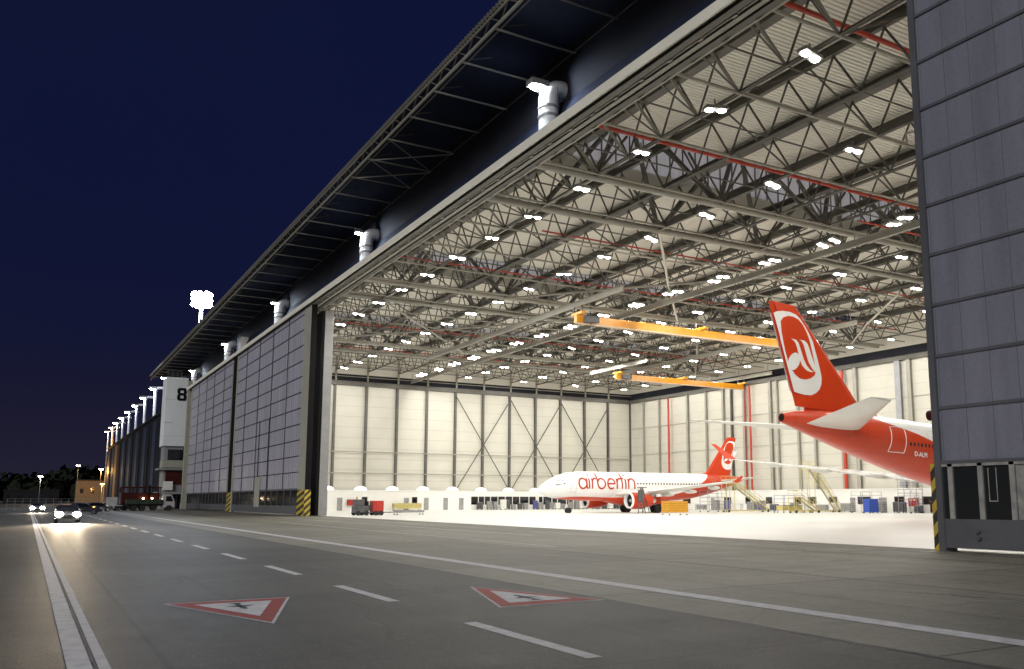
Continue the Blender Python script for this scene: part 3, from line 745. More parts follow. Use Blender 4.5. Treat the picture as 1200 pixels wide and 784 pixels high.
b.box(22.7, 25.4, 200.3, 200.36, 29.1, 29.17).box(22.7, 25.4, 200.3, 200.36, 28.4, 28.45).box(22.7, 22.76, 200.3, 205, 29.1, 29.17); b.build('roof_railing', 'greym', tw)
tag(MB().box(26.9, 30.4, 206, 245, 0, 25.3).build('link_building', 'darkclad'), 'dark link building between the two hangars behind the tower', 'building')

# ------------------------------------------------------------------ facade pipes with flood lamps
me_p = None
def flood_pipe(y, zb, zt, label, wall=True, e=5000, grp='', rpipe=.72):
    t = thing('floodlit_pipe', label, 'flue pipe', (29.3, y, zb), group=grp)
    pts = [(29.3,y,zb)] + [(29.3,y,zt-1.0)] + [(29.3+.9*(1-math.cos(a)), y, zt-1.0+.9*math.sin(a)) for a in (.4,.8,1.2,1.5)] + [(XW-.06 if wall else 32.2, y, zt-.1)]
    b = MB(); b.tube(pts, rpipe, 12); b.build('pipe', 'pipew', t, smooth=True)
    for z in (zb+1.5, zt-1.6):
        b = MB(); b.tube([(29.3,y,z-.08),(29.3,y,z+.08)], rpipe+.06, 12); b.build('pipe_collar', 'greym', t, smooth=True)
    return t
me_fh = MB().box(-.45,.45,-.30,.30,0,.28).bar((.1,0,.25),(.75,0,.1),.10,.10).mesh('lamp_housing', 'lampbody')
me_fl = MB().ball((0,0,0), .42, .30, -.16, 14, 4, half=True).mesh('lamp_lens', 'lens_cold', smooth=True)
def flood_head(y, z, label, grp, e, big=1.0):
    t = thing('facade_floodlight', label, 'floodlight', (28.4, y, z), group=grp)
    inst('lamp_housing', me_fh, t, (0,0,.05), scale=(big,big,big)); inst('lamp_lens', me_fl, t, (0,0,.04), scale=(big,big,big))
    lamp('SPOT', t, (-.1,0,-.35), e, (.80,.90,1), .4, (.9,0,-.75), 178, .3)
for k in range(5):
    y = 50.6+39.6*k
    flood_pipe(y, 27.0, 30.75, 'floodlit white elbow pipe on the hangar front, %s from the right' % nth(k), grp='elbow pipes above the fascia')
    flood_head(y, 30.5, 'cold white floodlight on the hangar front beside the %s elbow pipe from the right' % nth(k), 'floodlights on the hangar front', 1700, 1.5 if k == 0 else 1.0)
for k in range(9):
    y = 258.6+27.7*k
    flood_pipe(y, 24.4 if k < 8 else 0, 35.4, 'tall floodlit white pipe on the far hangar roof, %s from the tower' % nth(k), wall=False, grp='pipes along the far hangar', rpipe=.42 if k < 8 else .3)
    flood_head(y, 34.9, 'cold white floodlight on the far hangar beside its %s pipe from the tower' % nth(k), 'floodlights on the far hangar', 4200, 2.1)
b = MB(); b.tube([(27.6,46.5,25.2),(27.6,46.5,28.6)], .03, 6)
tag(b.build('lightning_rod', 'greydk'), 'thin dark lightning rod above the fascia right of the nearest elbow pipe', 'rod')
# far hangar
fh = thing('far_hangar', 'dark neighbouring hangar with bluish door stripes beyond the white tower', 'hangar', (60, 340, 0))
b = MB(); b.box(27.2, 100, 246, 437, 0, 24.2); b.build('hangar_body', 'farclad', fh)
b = MB(); b.box(26.7, 101, 245.9, 437.1, 24.2, 24.7); b.build('roof_edge', 'darkclad', fh)
for y0 in range(258, 430, 24):
    b = MB(); b.box(27.05, 27.19, y0, y0+7, .5, 23); b.build('door_strip', 'farstrip', fh)
    b = MB(); b.box(26.85, 27.19, y0+16, y0+17.5, .5, 23.5); b.build('door_post', 'darkclad', fh)
b = MB(); b.box(26.6, 27.04, 380, 391, 0, 23.2); b.build('orange_lit_post', 'post_lit_orange', fh)  # door edge with its orange light painted in
tag(MB().box(36, 92, 250, 430, 24.71, 31.2).build('far_roof_house', 'farclad'), 'dim roof house of the far hangar behind its floodlit pipes', 'building')

# flood mast
ms = thing('light_mast', 'tall lattice light mast with a blazing floodlight crown above the white tower', 'light mast', (31.6, 222, 0))
b = MB()
for sx in (-.45,.45):
    for sy in (-.45,.45): b.tube([(31.6+sx,222+sy,24), (31.6+sx*.6,222+sy*.6,49)], .07, 5)
b.build('lattice_legs', 'steel', ms)
b = MB()
z = 24; i = 0
while z < 48:
    for a, c in (((-1,-1),(1,-1)), ((1,-1),(1,1)), ((1,1),(-1,1)), ((-1,1),(-1,-1))):
        f = .45*(1-.4*(z-24)/25); g = .45*(1-.4*(z+1.6-24)/25)
        b.tube([(31.6+a[0]*f,222+a[1]*f,z),(31.6+c[0]*g,222+c[1]*g,z+1.6)], .04, 4, cap=False)
    z += 1.6
b.build('lattice_web', 'steel', ms)
for z in (38, 42): b = MB(); b.box(31.0,32.2,221.4,222.6,z,z+.9); b.build('red_band', 'red_pipe' if z == 38 else 'white', ms)
b = MB(); b.tube([(31.6+1.7*math.cos(a*math.pi/6),222+1.7*math.sin(a*math.pi/6),49.3) for a in range(13)], .10, 6, cap=False); b.build('lamp_ring', 'steel', ms)
for zz in (48.6, 49.9, 51.1):
    for a in range(8):
        t_ = a*math.pi/4+.3*zz; c = (31.6+1.9*math.cos(t_), 222+1.9*math.sin(t_), zz)
        b = MB(); b.ball(c, .62, .62, .5, 10, 6); b.build('flood_lens', 'lens_cold', ms, smooth=True)
lamp('POINT', ms, (-3.5,-4,47.5), 80000, (.80,.88,1), 2)

# ------------------------------------------------------------------ airliners
def red_mat(name, pts, L, zmax, white=(.78,.78,.77), red=(.56,.045,.008)):
    m, nt, p, out = new_mat(name)
    tc = N(nt, 'ShaderNodeTexCoord').outputs['Object']
    s = N(nt, 'ShaderNodeSeparateXYZ'); nt.links.new(tc, s.inputs[0])
    fc_ = N(nt, 'ShaderNodeFloatCurve'); cv = fc_.mapping.curves[0]
    pp = [(x/L, z/zmax) for x, z in pts]
    cv.points[0].location = pp[0]; cv.points[1].location = pp[-1]
    for q in pp[1:-1]: cv.points.new(*q)
    fc_.mapping.update()
    nt.links.new(mathn(nt, 'MULTIPLY', s.outputs['X'], 1/L), fc_.inputs['Value'])
    lim = mathn(nt, 'MULTIPLY', fc_.outputs[0], zmax)
    isred = mathn(nt, 'LESS_THAN', s.outputs['Z'], lim)
    f = ramp(nt, noise(nt, .4, 4, tc), .3, .7)
    dirt = mathn(nt, 'MULTIPLY', f, .12)
    nt.links.new(mixc(nt, dirt, mixc(nt, isred, white, red), (.25,.24,.22)), p.inputs['Base Color'])
    # skin joints between fuselage panels
    lc = p.inputs['Base Color'].links[0].from_socket
    bk = N(nt, 'ShaderNodeTexBrick'); bk.inputs['Scale'].default_value = 1; bk.inputs['Brick Width'].default_value = 3.4; bk.inputs['Row Height'].default_value = 1.15
    bk.inputs['Mortar Size'].default_value = .018; bk.inputs['Color1'].default_value = (1,1,1,1); bk.inputs['Color2'].default_value = (.97,.97,.97,1); bk.inputs['Mortar'].default_value = (.62,.62,.62,1)
    cx_ = N(nt, 'ShaderNodeCombineXYZ'); nt.links.new(s.outputs['X'], cx_.inputs[0]); nt.links.new(s.outputs['Z'], cx_.inputs[1]); nt.links.new(cx_.outputs[0], bk.inputs['Vector'])
    mj = N(nt, 'ShaderNodeMix', data_type='RGBA', blend_type='MULTIPLY'); mj.inputs[0].default_value = .8
    nt.links.new(lc, mj.inputs[6]); nt.links.new(bk.outputs['Color'], mj.inputs[7]); nt.links.new(mj.outputs[2], p.inputs['Base Color'])
    p.inputs['Roughness'].default_value = .35; p.inputs['Specular IOR Level'].default_value = .3; p.inputs['Coat Weight'].default_value = .18; p.inputs['Coat Roughness'].default_value = .1
    return m
def ring(x, zc, rz, ry, n=32): return [(x, ry*math.sin(2*math.pi*j/n), zc+rz*math.cos(2*math.pi*j/n)) for j in range(n)]
def foil(xle, chord, y, z, tc=.11, n=9, vert=False):
    """aerofoil section; returns closed ring"""
    up, lo = [], []
    for i in range(n):
        u = (1-math.cos(math.pi*i/(n-1)))/2
        h = tc*chord*(2.969*math.sqrt(u)-1.26*u-3.516*u*u+2.843*u**3-1.015*u**4)/2*1.0
        up.append((u, h)); lo.append((u, -h*.75))
    pts = up + lo[::-1][1:-1]
    if vert: return [(xle+u*chord, h if i < n else h*1/.75, z) for i, (u, h) in enumerate(pts)]
    return [(xle+u*chord, y, z+h) for u, h in pts]
def airliner(label, loc, rz, pitch, P):
    t = thing('airliner', label, 'airliner', loc, rz, frame=True); t.rotation_euler = (0, pitch, rz)
    L, rad, zc = P['L'], P['R'], P['zc']
    # fuselage
    rings = []
    for (x, z, rzz, ryy) in P['sec']: rings.append(ring(x, z, rzz, ryy))
    b = MB(); b.loft(rings); fus = b.build('fuselage', P['mat'], t, smooth=True)
    # fin (flat sided)
    (xa, za), (xb, zb), (xc, zc_), (xd, zd) = P['fin']     # LE root, LE top, TE top, TE root
    h = P['fin_t']
    def sect(xl, xt, z, h): 
        c = xt-xl; return [(xl, 0, z), (xl+.10*c, h, z), (xl+.86*c, h, z), (xt, .03, z), (xt, -.03, z), (xl+.86*c, -h, z), (xl+.10*c, -h, z)]
    b = MB(); b.loft([sect(xa, xd, za, h), sect(xb, xc, zb, h)]); fin = b.build('fin', 'plane_red', t)
    b = MB(); b.loft([sect(P['dors'][0], xd-1, P['dors'][1], h*.6), sect(xa+.3, xd-1, za+P['dors'][2], h*.5)]); b.build('dorsal_fillet', 'plane_red', fin)
    for polys in P['logo']:
        m_, off, pts = polys
        for sgn in (-1, 1):
            q = pts
            if m_ == 'plane_white' and off > .03 and P.get('flip'):
                q = [(P['flip'](z)*2-x, z) for x, z in pts]
            b = MB(); b.poly([(x, sgn*(h+.004), z) for x, z in q], (0, sgn*off, 0)); b.build('fin_emblem', m_, fin)
    b = MB()
    for sgn in (-1,1):
        q = [(xb+.86*(xc-xb), zb-.2), (xb+.88*(xc-xb), zb-.2), (xa+.88*(xd-xa), za+.9), (xa+.86*(xd-xa), za+.9)]
        b.poly([(x, sgn*(h+.002), z) for x, z in q], (0, sgn*.004, 0))
    b.build('rudder_gap', 'truckred', fin)
    # stabilisers
    for sgn in (-1, 1):
        xr, cr, y0, z0, xt, ct, yt, zt = P['stab']
        b = MB(); b.loft([foil(xr, cr, sgn*y0, z0, .10), foil(xt, ct, sgn*yt, zt, .09)]); st = b.build('stabiliser', 'wing', t, smooth=True)
        b = MB(); b.tube([(xr+cr*.5, sgn*(y0+.2), z0), (xt+ct*.7, sgn*yt, zt)], .02, 4); b.build('elevator_gap', 'wingdk', st)
    # wings
    for sgn in (-1, 1):
        secs = [foil(x, c, sgn*y, z, tc) for (x, c, y, z, tc) in P['wing']]
        b = MB(); b.loft(secs); w = b.build('wing', 'wing' if P.get('greywing') else 'plane_white', t, smooth=True)
        for (x, y, z, l) in P['fair']:
            b = MB(); b.ball((x, sgn*y, z), l/2, .22, .28, 10, 8); b.build('flap_fairing', 'wing', w, smooth=True)
        x, y, z, c, hh, lean = P['winglet']
        b = MB(); b.loft([[(x, sgn*y, z), (x+c, sgn*y, z), (x+c, sgn*(y+.06), z), (x, sgn*(y+.06), z)],
                          [(x+hh*1.75, sgn*(y+lean), z+hh), (x+hh*1.75+c*.38, sgn*(y+lean), z+hh), (x+hh*1.75+c*.38, sgn*(y+lean+.04), z+hh), (x+hh*1.75, sgn*(y+lean+.04), z+hh)]]); b.build('winglet', 'plane_red', w)
        # engine
        ex, ey, ez, el, er = P['eng']
        prof = [(0, .86), (.05, .97), (.2, 1.03), (.45, 1.0), (.75, .88), (1.0, .68)]
        b = MB(); b.loft([[(ex+u*el, sgn*ey+er*k*math.sin(a*math.pi/10), ez+er*k*math.cos(a*math.pi/10)) for a in range(20)] for u, k in prof], cap=False)
        n_ = b.build('engine_cowl', 'plane_red', t, smooth=True)
        b = MB(); b.loft([[(ex-.04+u*el, sgn*ey+er*k*math.sin(a*math.pi/10), ez+er*k*math.cos(a*math.pi/10)) for a in range(20)] for u, k in ((.07,1.01),(.02,.985),(-.005,.92),(.0,.86),(.06,.83),(.12,.82))], cap=False); b.build('intake_lip', 'plane_white', n_, smooth=True)
        b = MB(); b.disc((ex+.13*el, sgn*ey, ez), (1,0,0), er*.83, 20); b.build('fan', 'black', n_)
        b = MB(); b.loft([[(ex+u, sgn*ey+k*math.sin(a*math.pi/6), ez+k*math.cos(a*math.pi/6)) for a in range(12)] for u, k in ((.02*el,.02),(.06*el,er*.14),(.14*el,er*.26))]); b.build('spinner', 'greym', n_, smooth=True)
        b = MB(); b.loft([[(ex+u*el, sgn*ey+er*k*math.sin(a*math.pi/8), ez+er*k*math.cos(a*math.pi/8)) for a in range(16)] for u, k in ((.8,.6),(1.02,.5),(1.22,.2))]); b.build('exhaust_cone', 'metal', n_, smooth=True)
        b = MB(); b.loft([[(ex+.25*el, sgn*ey-.18, ez+er*.8), (ex+1.5*el, sgn*ey-.12, ez+er*1.0), (ex+1.5*el, sgn*ey+.12, ez+er*1.0), (ex+.25*el, sgn*ey+.18, ez+er*.8)], [(ex+.7*el, sgn*ey-.15, ez+er*1.7), (ex+1.6*el, sgn*ey-.1, ez+er*1.7), (ex+1.6*el, sgn*ey+.1, ez+er*1.7), (ex+.7*el, sgn*ey+.15, ez+er*1.7)]]); b.build('pylon', 'plane_white', n_)
        # main gear
        gx, gy, wr = P['gear']
        b = MB(); b.tube([(gx, sgn*gy, wr), (gx, sgn*(gy-.1), zc-rad*.6)], .14*wr/.55, 8); g = b.build('main_gear_leg', 'greym', t, smooth=True)
        for dx in P['bogie']:
            for dy in (-.45, .45):
                b = MB(); b.tube([(gx+dx, sgn*gy+dy*wr/.58-.2*wr/.58, wr), (gx+dx, sgn*gy+dy*wr/.58+.2*wr/.58, wr)], wr, 18); b.build('wheel', 'tyre', g, smooth=True)
        b = MB(); b.box(gx-.7, gx+.7, sgn*(gy+.35)-.03, sgn*(gy+.35)+.03, wr*2.2, zc-rad*.75); b.build('gear_door', 'plane_red', g)
    # belly fairing
    x0, x1, zz = P['belly']
    b = MB(); b.loft([ring(x0+(x1-x0)*u, zz+.25, .3+rad*.55*math.sin(math.pi*min(max(u,.04),.96))**.5, rad*(.35+.72*math.sin(math.pi*min(max(u,.04),.96))**.5)) for u in (0,.08,.2,.4,.6,.8,.92,1)]); b.build('belly_fairing', P['mat'], t, smooth=True)
    # nose gear
    nx, nr = P['nose_gear']
    b = MB(); b.tube([(nx,0,nr),(nx+.1,0,zc-rad*.7)], .10*nr/.38, 8); g = b.build('nose_gear_leg', 'greym', t, smooth=True)
    for dy in (-.25,.25):
        b = MB(); b.tube([(nx,dy*nr/.38-.1,nr),(nx,dy*nr/.38+.1,nr)], nr, 16); b.build('wheel', 'tyre', g, smooth=True)
    # cabin windows
    wz = P['win_z']; me = None
    def half(x):
        for (a, c) in zip(P['sec'], P['sec'][1:]):
            if a[0] <= x <= c[0]:
                k = (x-a[0])/(c[0]-a[0]); return a[1]+(c[1]-a[1])*k, a[2]+(c[2]-a[2])*k, a[3]+(c[3]-a[3])*k
        return zc, rad, rad
    ww, wh = P['win']
    me_w = MB().poly([(ww/2*math.cos(a*math.pi/6), 0, wh/2*math.sin(a*math.pi/6)) for a in range(12)], (0,.02,0)).mesh('cabin_window', 'winpl')
    for x in P['windows']:
        z_, a_, c_ = half(x); yy = c_*math.sqrt(max(0, 1-((wz-z_)/a_)**2))
        s_ = P['near']; o = inst('cabin_window', me_w, t, (x, s_*(yy+(.004 if s_ < 0 else -.014)) , wz)); o.rotation_euler = (-s_*math.asin((wz-z_)/a_)*1.0, 0, 0)
        if s_ < 0: o.location.y = -(yy+.012)
        else: o.location.y = yy-.004
    # doors (outline frames on the near side)
    for (x0, x1, z0, z1) in P['doors']:
        b = MB(); 
        def sp(x, z):
            z_, a_, c_ = half(x); return (x, P['near']*(c_*math.sqrt(max(0, 1-((z-z_)/a_)**2))+.012), z)
        m_ = 8
        path = [sp(x0, z0+(z1-z0)*i/m_) for i in range(m_+1)] + [sp(x0+(x1-x0)*.5, z1+.08)] + [sp(x1, z1-(z1-z0)*i/m_) for i in range(m_+1)] + [sp(x0, z0)]
        b.tube(path, P['door_w'], 4, cap=False); b.build('cabin_door_outline', P['door_m'], fus)
    # cockpit
    for q in P['cockpit']:
        b = MB()
        pts = []
        for (x, z) in q:
            z_, a_, c_ = half(x); y_ = c_*math.sqrt(max(.0, 1-((z-z_)/a_)**2)); pts.append((x, P['near']*(y_+.015), z))
        b.add(pts, [tuple(range(len(pts)))]); b.build('cockpit_window', 'winpl', fus)
    return t, fus, half
def ov(k, dx, dz, pts): return [(x*k+dx, z*k+dz) for x, z in pts]
LO=[(59.97,14.88),(59.66,15.06),(58.99,15.21),(58.14,15.26),(57.47,15.14),(56.97,14.82),(56.48,14.33),(55.99,13.77),(55.58,13.2),(55.27,12.4),(54.97,11.62),(54.74,10.96),(54.56,10.34),(54.59,9.82),(54.8,9.35),(55.2,8.99),(55.74,8.74),(56.43,8.69),(57.11,8.73),(57.65,8.81),(57.85,9.29),(58.14,10.11),(58.52,11.06),(58.96,12.23),(59.33,13.3),(59.7,14.24)]
LI=[(59.19,14.33),(58.93,14.68),(58.41,14.9),(57.82,14.93),(57.23,14.78),(56.73,14.42),(56.33,13.91),(56.01,13.32),(55.78,12.71),(55.56,11.99),(55.34,11.25),(55.24,10.76),(55.39,10.42),(55.84,10.11),(56.45,9.94),(57.05,9.95),(57.55,10.2),(57.95,10.57),(58.34,11.14),(58.64,11.91),(58.86,12.63),(59.07,13.41)]
LA=[(58.03,13.09),(57.49,13.06),(57.21,12.82),(57.01,12.4),(56.62,11.57),(56.3,11.12),(55.89,10.8),(55.42,10.7),(55.81,10.63),(56.32,10.71),(56.82,11.04),(57.13,11.63),(57.35,12.35),(57.58,12.83)]
LB=[(57.19,13.11),(56.54,13.14),(56.21,12.91),(55.97,12.49),(55.74,11.96),(55.42,11.36),(55.23,11.02),(55.28,10.68),(55.7,10.95),(56.11,11.46),(56.39,12.12),(56.65,12.77),(56.89,13.06)]
LE_=[(57.06,11.35),(57.17,11.06),(57.35,10.81),(57.59,10.61),(57.85,10.53),(58.09,10.54),(58.27,10.67),(58.36,10.9),(58.36,11.17),(58.26,11.45),(58.07,11.71),(57.83,11.9),(57.58,12.0),(57.34,11.97),(57.16,11.84),(57.06,11.63)]
# the wide-body, tail towards the doors
L = 58.8
secA = [(0,4.25,.05,.05),(.5,4.3,.75,.8),(1.5,4.5,1.4,1.5),(3,4.75,2.0,2.1),(5,4.98,2.5,2.55),(7.5,5.1,2.82,2.82),(20,5.1,2.82,2.82),(36,5.1,2.82,2.82),(40,5.2,2.72,2.78),(44,5.5,2.42,2.58),(48,5.88,2.02,2.22),(52,6.25,1.55,1.72),(55,6.5,1.12,1.2),(57.5,6.62,.68,.68),(58.6,6.62,.42,.42),(58.8,6.62,.36,.36)]
redA = red_mat('livery_widebody', [(0,2.6),(28,2.7),(36,3.6),(40,4.7),(42.4,5.5),(45.5,6.5),(48.6,7.15),(51.2,7.75),(53,8.8),(58.8,9.5)], L, 10)
PA = dict(L=L, R=2.82, zc=5.1, sec=secA, mat=redA, fin=[(49.0,7.7),(57.35,15.85),(60.3,15.78),(57.3,7.5)], fin_t=.20, dors=(45.8,7.2,1.0),
    logo=[('plane_white',.012,LO),('plane_red',.024,LI),('plane_white',.036,LA),('plane_white',.036,LB),('plane_white',.036,LE_)],
    stab=(51.2,5.9,1.0,6.25,58.0,2.2,9.75,7.1), wing=[(18.5,12.0,1.5,3.3,.13),(24.2,7.6,9.4,4.0,.12),(36.2,1.9,29.9,6.3,.10)], greywing=False,
    fair=[(30.5,6,3.7,4),(32.5,12,4.2,4),(35,18,4.8,3.5),(36.6,23.5,5.5,3)], winglet=(36.3,29.9,6.32,1.75,1.65,.7), eng=(17.5,9.4,2.35,5.2,1.5),
    gear=(29.3,5.3,.7), bogie=(-1,1), belly=(17,36,2.9), nose_gear=(6.7,.52), win_z=5.55, win=(.23,.34),
    windows=[10+.53*i for i in range(0,60)]+[43.0+.42*i for i in range(9)], near=1, doors=[(46.9,48.5,4.75,6.8),(33.0,34.1,4.6,6.5)], door_w=.035, door_m='plane_white', cockpit=[])
t1, fus1, halfA = airliner('red and white wide-body airliner, tail towards the doors, front hidden by the right door', (108.7,50.2,0), math.pi, 0, PA)
# nose-low stance: turn about the main gear
pv = Vector((108.7-31, 50.2, 0)); ang = R(3.43)
Mx = Matrix.Translation(pv) @ Matrix.Rotation(ang, 4, 'Y') @ Matrix.Translation(-pv) @ Matrix.Translation(Vector((108.7,50.2,0))) @ Matrix.Rotation(math.pi, 4, 'Z')
t1.matrix_world = Mx
b = MB(); b.disc((58.79,0,6.62), (1,0,0), .30, 16, .03); b.build('exhaust_opening', 'black', fus1)
def text_on(body, size, x, y, z, rot, par, m, name='registration'):
    c = bpy.data.curves.new(name, 'FONT'); c.body = body; c.size = size; c.extrude = .006; c.offset = .008
    o = bpy.data.objects.new(name, c); COL.objects.link(o); o.data.materials.append(M[m]); o.parent = par; o.location = (x, y, z); o.rotation_euler = rot
    bpy.context.view_layer.update()
    me = bpy.data.meshes.new_from_object(o.evaluated_get(bpy.context.evaluated_depsgraph_get()))
    q = bpy.data.objects.new(name, me); COL.objects.link(q); q.parent = par; q.location = (x, y, z); q.rotation_euler = rot
    bpy.data.objects.remove(o); return q
z_, a_, c_ = halfA(44.5)
text_on('D-ALPI', .55, 46.2, 2.57, 4.55, (R(90)+.0, 0, math.pi), fus1, 'plane_white')
# narrow-body facing the doors
k = 37.57/58.8
secB = [(0,3.2,.04,.04),(.3,3.22,.45,.48),(.9,3.3,.85,.92),(1.8,3.45,1.25,1.3),(3,3.62,1.62,1.62),(4.5,3.76,1.9,1.85),(6.5,3.8,2.07,1.975),(15,3.8,2.07,1.975),(23.5,3.8,2.07,1.975),(26.5,3.92,1.95,1.92),(29.5,4.2,1.66,1.72),(32.5,4.55,1.26,1.3),(35.5,4.9,.72,.72),(37.2,5.1,.34,.34),(37.57,5.12,.22,.22)]
redB = red_mat('livery_narrowbody', [(0,1.5),(3,2.15),(12,2.2),(20,2.35),(24,3.0),(26.5,3.9),(28.3,4.7),(29.6,5.6),(31,6.6),(37.57,7)], 37.57, 8)
def tb(pts):  # fin emblem mapped to the smaller fin
    out = []
    for x, z in pts:
        zz = 6.25+(z-8.2)*(11.55-6.25)/(15.85-8.2)
        le = 48.8+(z-7.7)*(57.35-49.0)/(15.85-7.7); te = 57.3+(z-7.5)*(60.3-57.3)/(15.78-7.5)
        u = (x-le)/(te-le); le2 = 29.7+(zz-5.7)*(34.6-29.7)/(11.7-5.7); te2 = 35.0+(zz-5.7)*(36.4-35.0)/(11.7-5.7)
        out.append((le2+u*(te2-le2), zz))
    return out
PB = dict(L=37.57, R=2.0, zc=3.8, sec=secB, mat=redB, fin=[(29.7,5.6),(34.6,11.72),(36.4,11.72),(35.0,5.4)], fin_t=.14, dors=(27.6,5.5,.5),
    logo=[('plane_white',.012,tb(LO)),('plane_red',.024,tb(LI)),('plane_white',.036,tb(LA)),('plane_white',.036,tb(LB)),('plane_white',.036,tb(LE_))],
    flip=lambda z: 32.6+(z-5.7)*.46+.9,
    stab=(31.6,3.6,.8,4.75,35.0,1.5,6.2,5.35), wing=[(11.6,7.2,1.2,2.6,.13),(14.6,4.3,6.4,3.05,.12),(20.0,1.7,16.9,4.3,.10)], greywing=True,
    fair=[(18.6,5,2.6,2.6),(19.6,9,3.0,2.4),(20.6,12.8,3.5,2.2)], winglet=(20.2,16.95,4.2,1.2,.8,.2), eng=(11.2,5.75,1.75,3.8,1.12),
    gear=(17.4,3.8,.58), bogie=(0,), belly=(10.5,22.5,2.1), nose_gear=(4.9,.38), win_z=4.15, win=(.25,.36),
    windows=[15.6+.53*i for i in range(25)], near=-1, doors=[(4.3,5.1,2.9,4.8),(30.0,30.7,3.8,5.2)], door_w=.02, door_m='greym',
    cockpit=[[(1.25,3.85),(1.95,3.85),(2.0,4.42),(1.55,4.3)],[(2.03,3.85),(2.75,3.88),(2.75,4.52),(2.1,4.45)],[(2.83,3.9),(3.5,4.05),(3.25,4.52),(2.83,4.52)]])
t2, fus2, halfB = airliner('white narrow-body airliner with airberlin lettering facing the doors by the side wall', (59.9,106.3,0), 0, 0, PB)
# lettering as ribbons that follow the fuselage
def on_body(x, z):
    zc_, a_, c_ = halfB(x); return Vector((x, -(c_*math.sqrt(max(.02, 1-((z-zc_)/a_)**2))+.015), z))
def stroke(b, pts, w):
    ps = []
    for (x0, z0), (x1, z1) in zip(pts, pts[1:]):
        n = max(1, int(math.hypot(x1-x0, z1-z0)/.12))
        ps += [(x0+(x1-x0)*i/n, z0+(z1-z0)*i/n) for i in range(n)]
    ps.append(pts[-1]); v = []
    for i, (x, z) in enumerate(ps):
        a = ps[max(i-1,0)]; c = ps[min(i+1,len(ps)-1)]; dx, dz = c[0]-a[0], c[1]-a[1]; l = math.hypot(dx, dz) or 1
        nx, nz = -dz/l*w/2, dx/l*w/2; v += [on_body(x+nx, z+nz), on_body(x-nx, z-nz)]
    b.add(v, [(2*i, 2*i+1, 2*i+3, 2*i+2) for i in range(len(ps)-1)])
def arc(cx, cz, rx, rz, a0, a1, n=14): return [(cx+rx*math.cos(R(a0+(a1-a0)*i/n)), cz+rz*math.sin(R(a0+(a1-a0)*i/n))) for i in range(n+1)]
X0, Z0, S = 65.35-59.9, 3.42, 1.45
GL = dict(a=(1.14, [arc(.42,.5,.42,.5,0,360), [(.86,1.0),(.86,.12),(1.0,0)]]),
    i=(.34, [[(.0,1.0),(.0,0)], [(-.06,1.36),(.06,1.3)]]),
    r=(.60, [[(0,1.0),(0,0)], [(0,.6),(.08,.85),(.26,1.0),(.48,.98)]]),
    b=(1.14, [[(-.1,1.62),(0,1.5),(0,.5)], arc(.44,.5,.44,.5,0,360)]),
    e=(1.10, [[(.03,.5),(.84,.5)], arc(.44,.5,.42,.5,0,310)]),
    l=(.42, [[(-.1,1.66),(0,1.52),(0,0)], [(-.16,1.02),(.22,1.02)]]),
    n=(.90, [[(0,1.0),(0,0)], [(0,.6)]+arc(.36,.58,.36,.42,170,0)[1:]+[(.72,0)]]))
word = 'airberlin'; adv = sum(GL[c][0] for c in word); sx = (75.1-65.35)/adv
b = MB(); x = X0
for c in word:
    w, strokes = GL[c]
    for st in strokes: stroke(b, [(x+.1+px*sx, Z0+pz*S) for px, pz in st], .24)
    x += w*sx
b.build('airberlin_lettering', 'letter', fus2)

# ------------------------------------------------------------------ hall equipment
def box_thing(name, label, cat, x, y, dx, dy, dz, m, z0=.12, group=None, wheels=True, trim=None):
    t = thing(name, label, cat, (x, y, 0), group=group)
    b = MB(); b.box(x-dx/2, x+dx/2, y-dy/2, y+dy/2, z0, z0+dz); b.build('body', m, t, bevel=.03)
    b = MB(); b.box(x-dx/2-.03, x+dx/2+.03, y-dy/2-.03, y+dy/2+.03, z0+dz, z0+dz+.05); b.build('top_plate', trim or 'greym', t)
    if dz > .7:
        b = MB(); n = max(2, int(dz/.25))
        for i in range(1, n): b.box(x-dx/2-.012, x+dx/2+.012, y-dy/2-.012, y+dy/2+.012, z0+dz*i/n-.012, z0+dz*i/n+.012)
        b.build('drawer_gaps', 'black', t)
    if wheels:
        for sx in (-1,1):
            for sy in (-1,1):
                b = MB(); b.tube([(x+sx*(dx/2-.12), y+sy*(dy/2-.12)-.03, .09), (x+sx*(dx/2-.12), y+sy*(dy/2-.12)+.03, .09)], .09, 8); b.build('wheel', 'tyre', t)
    return t
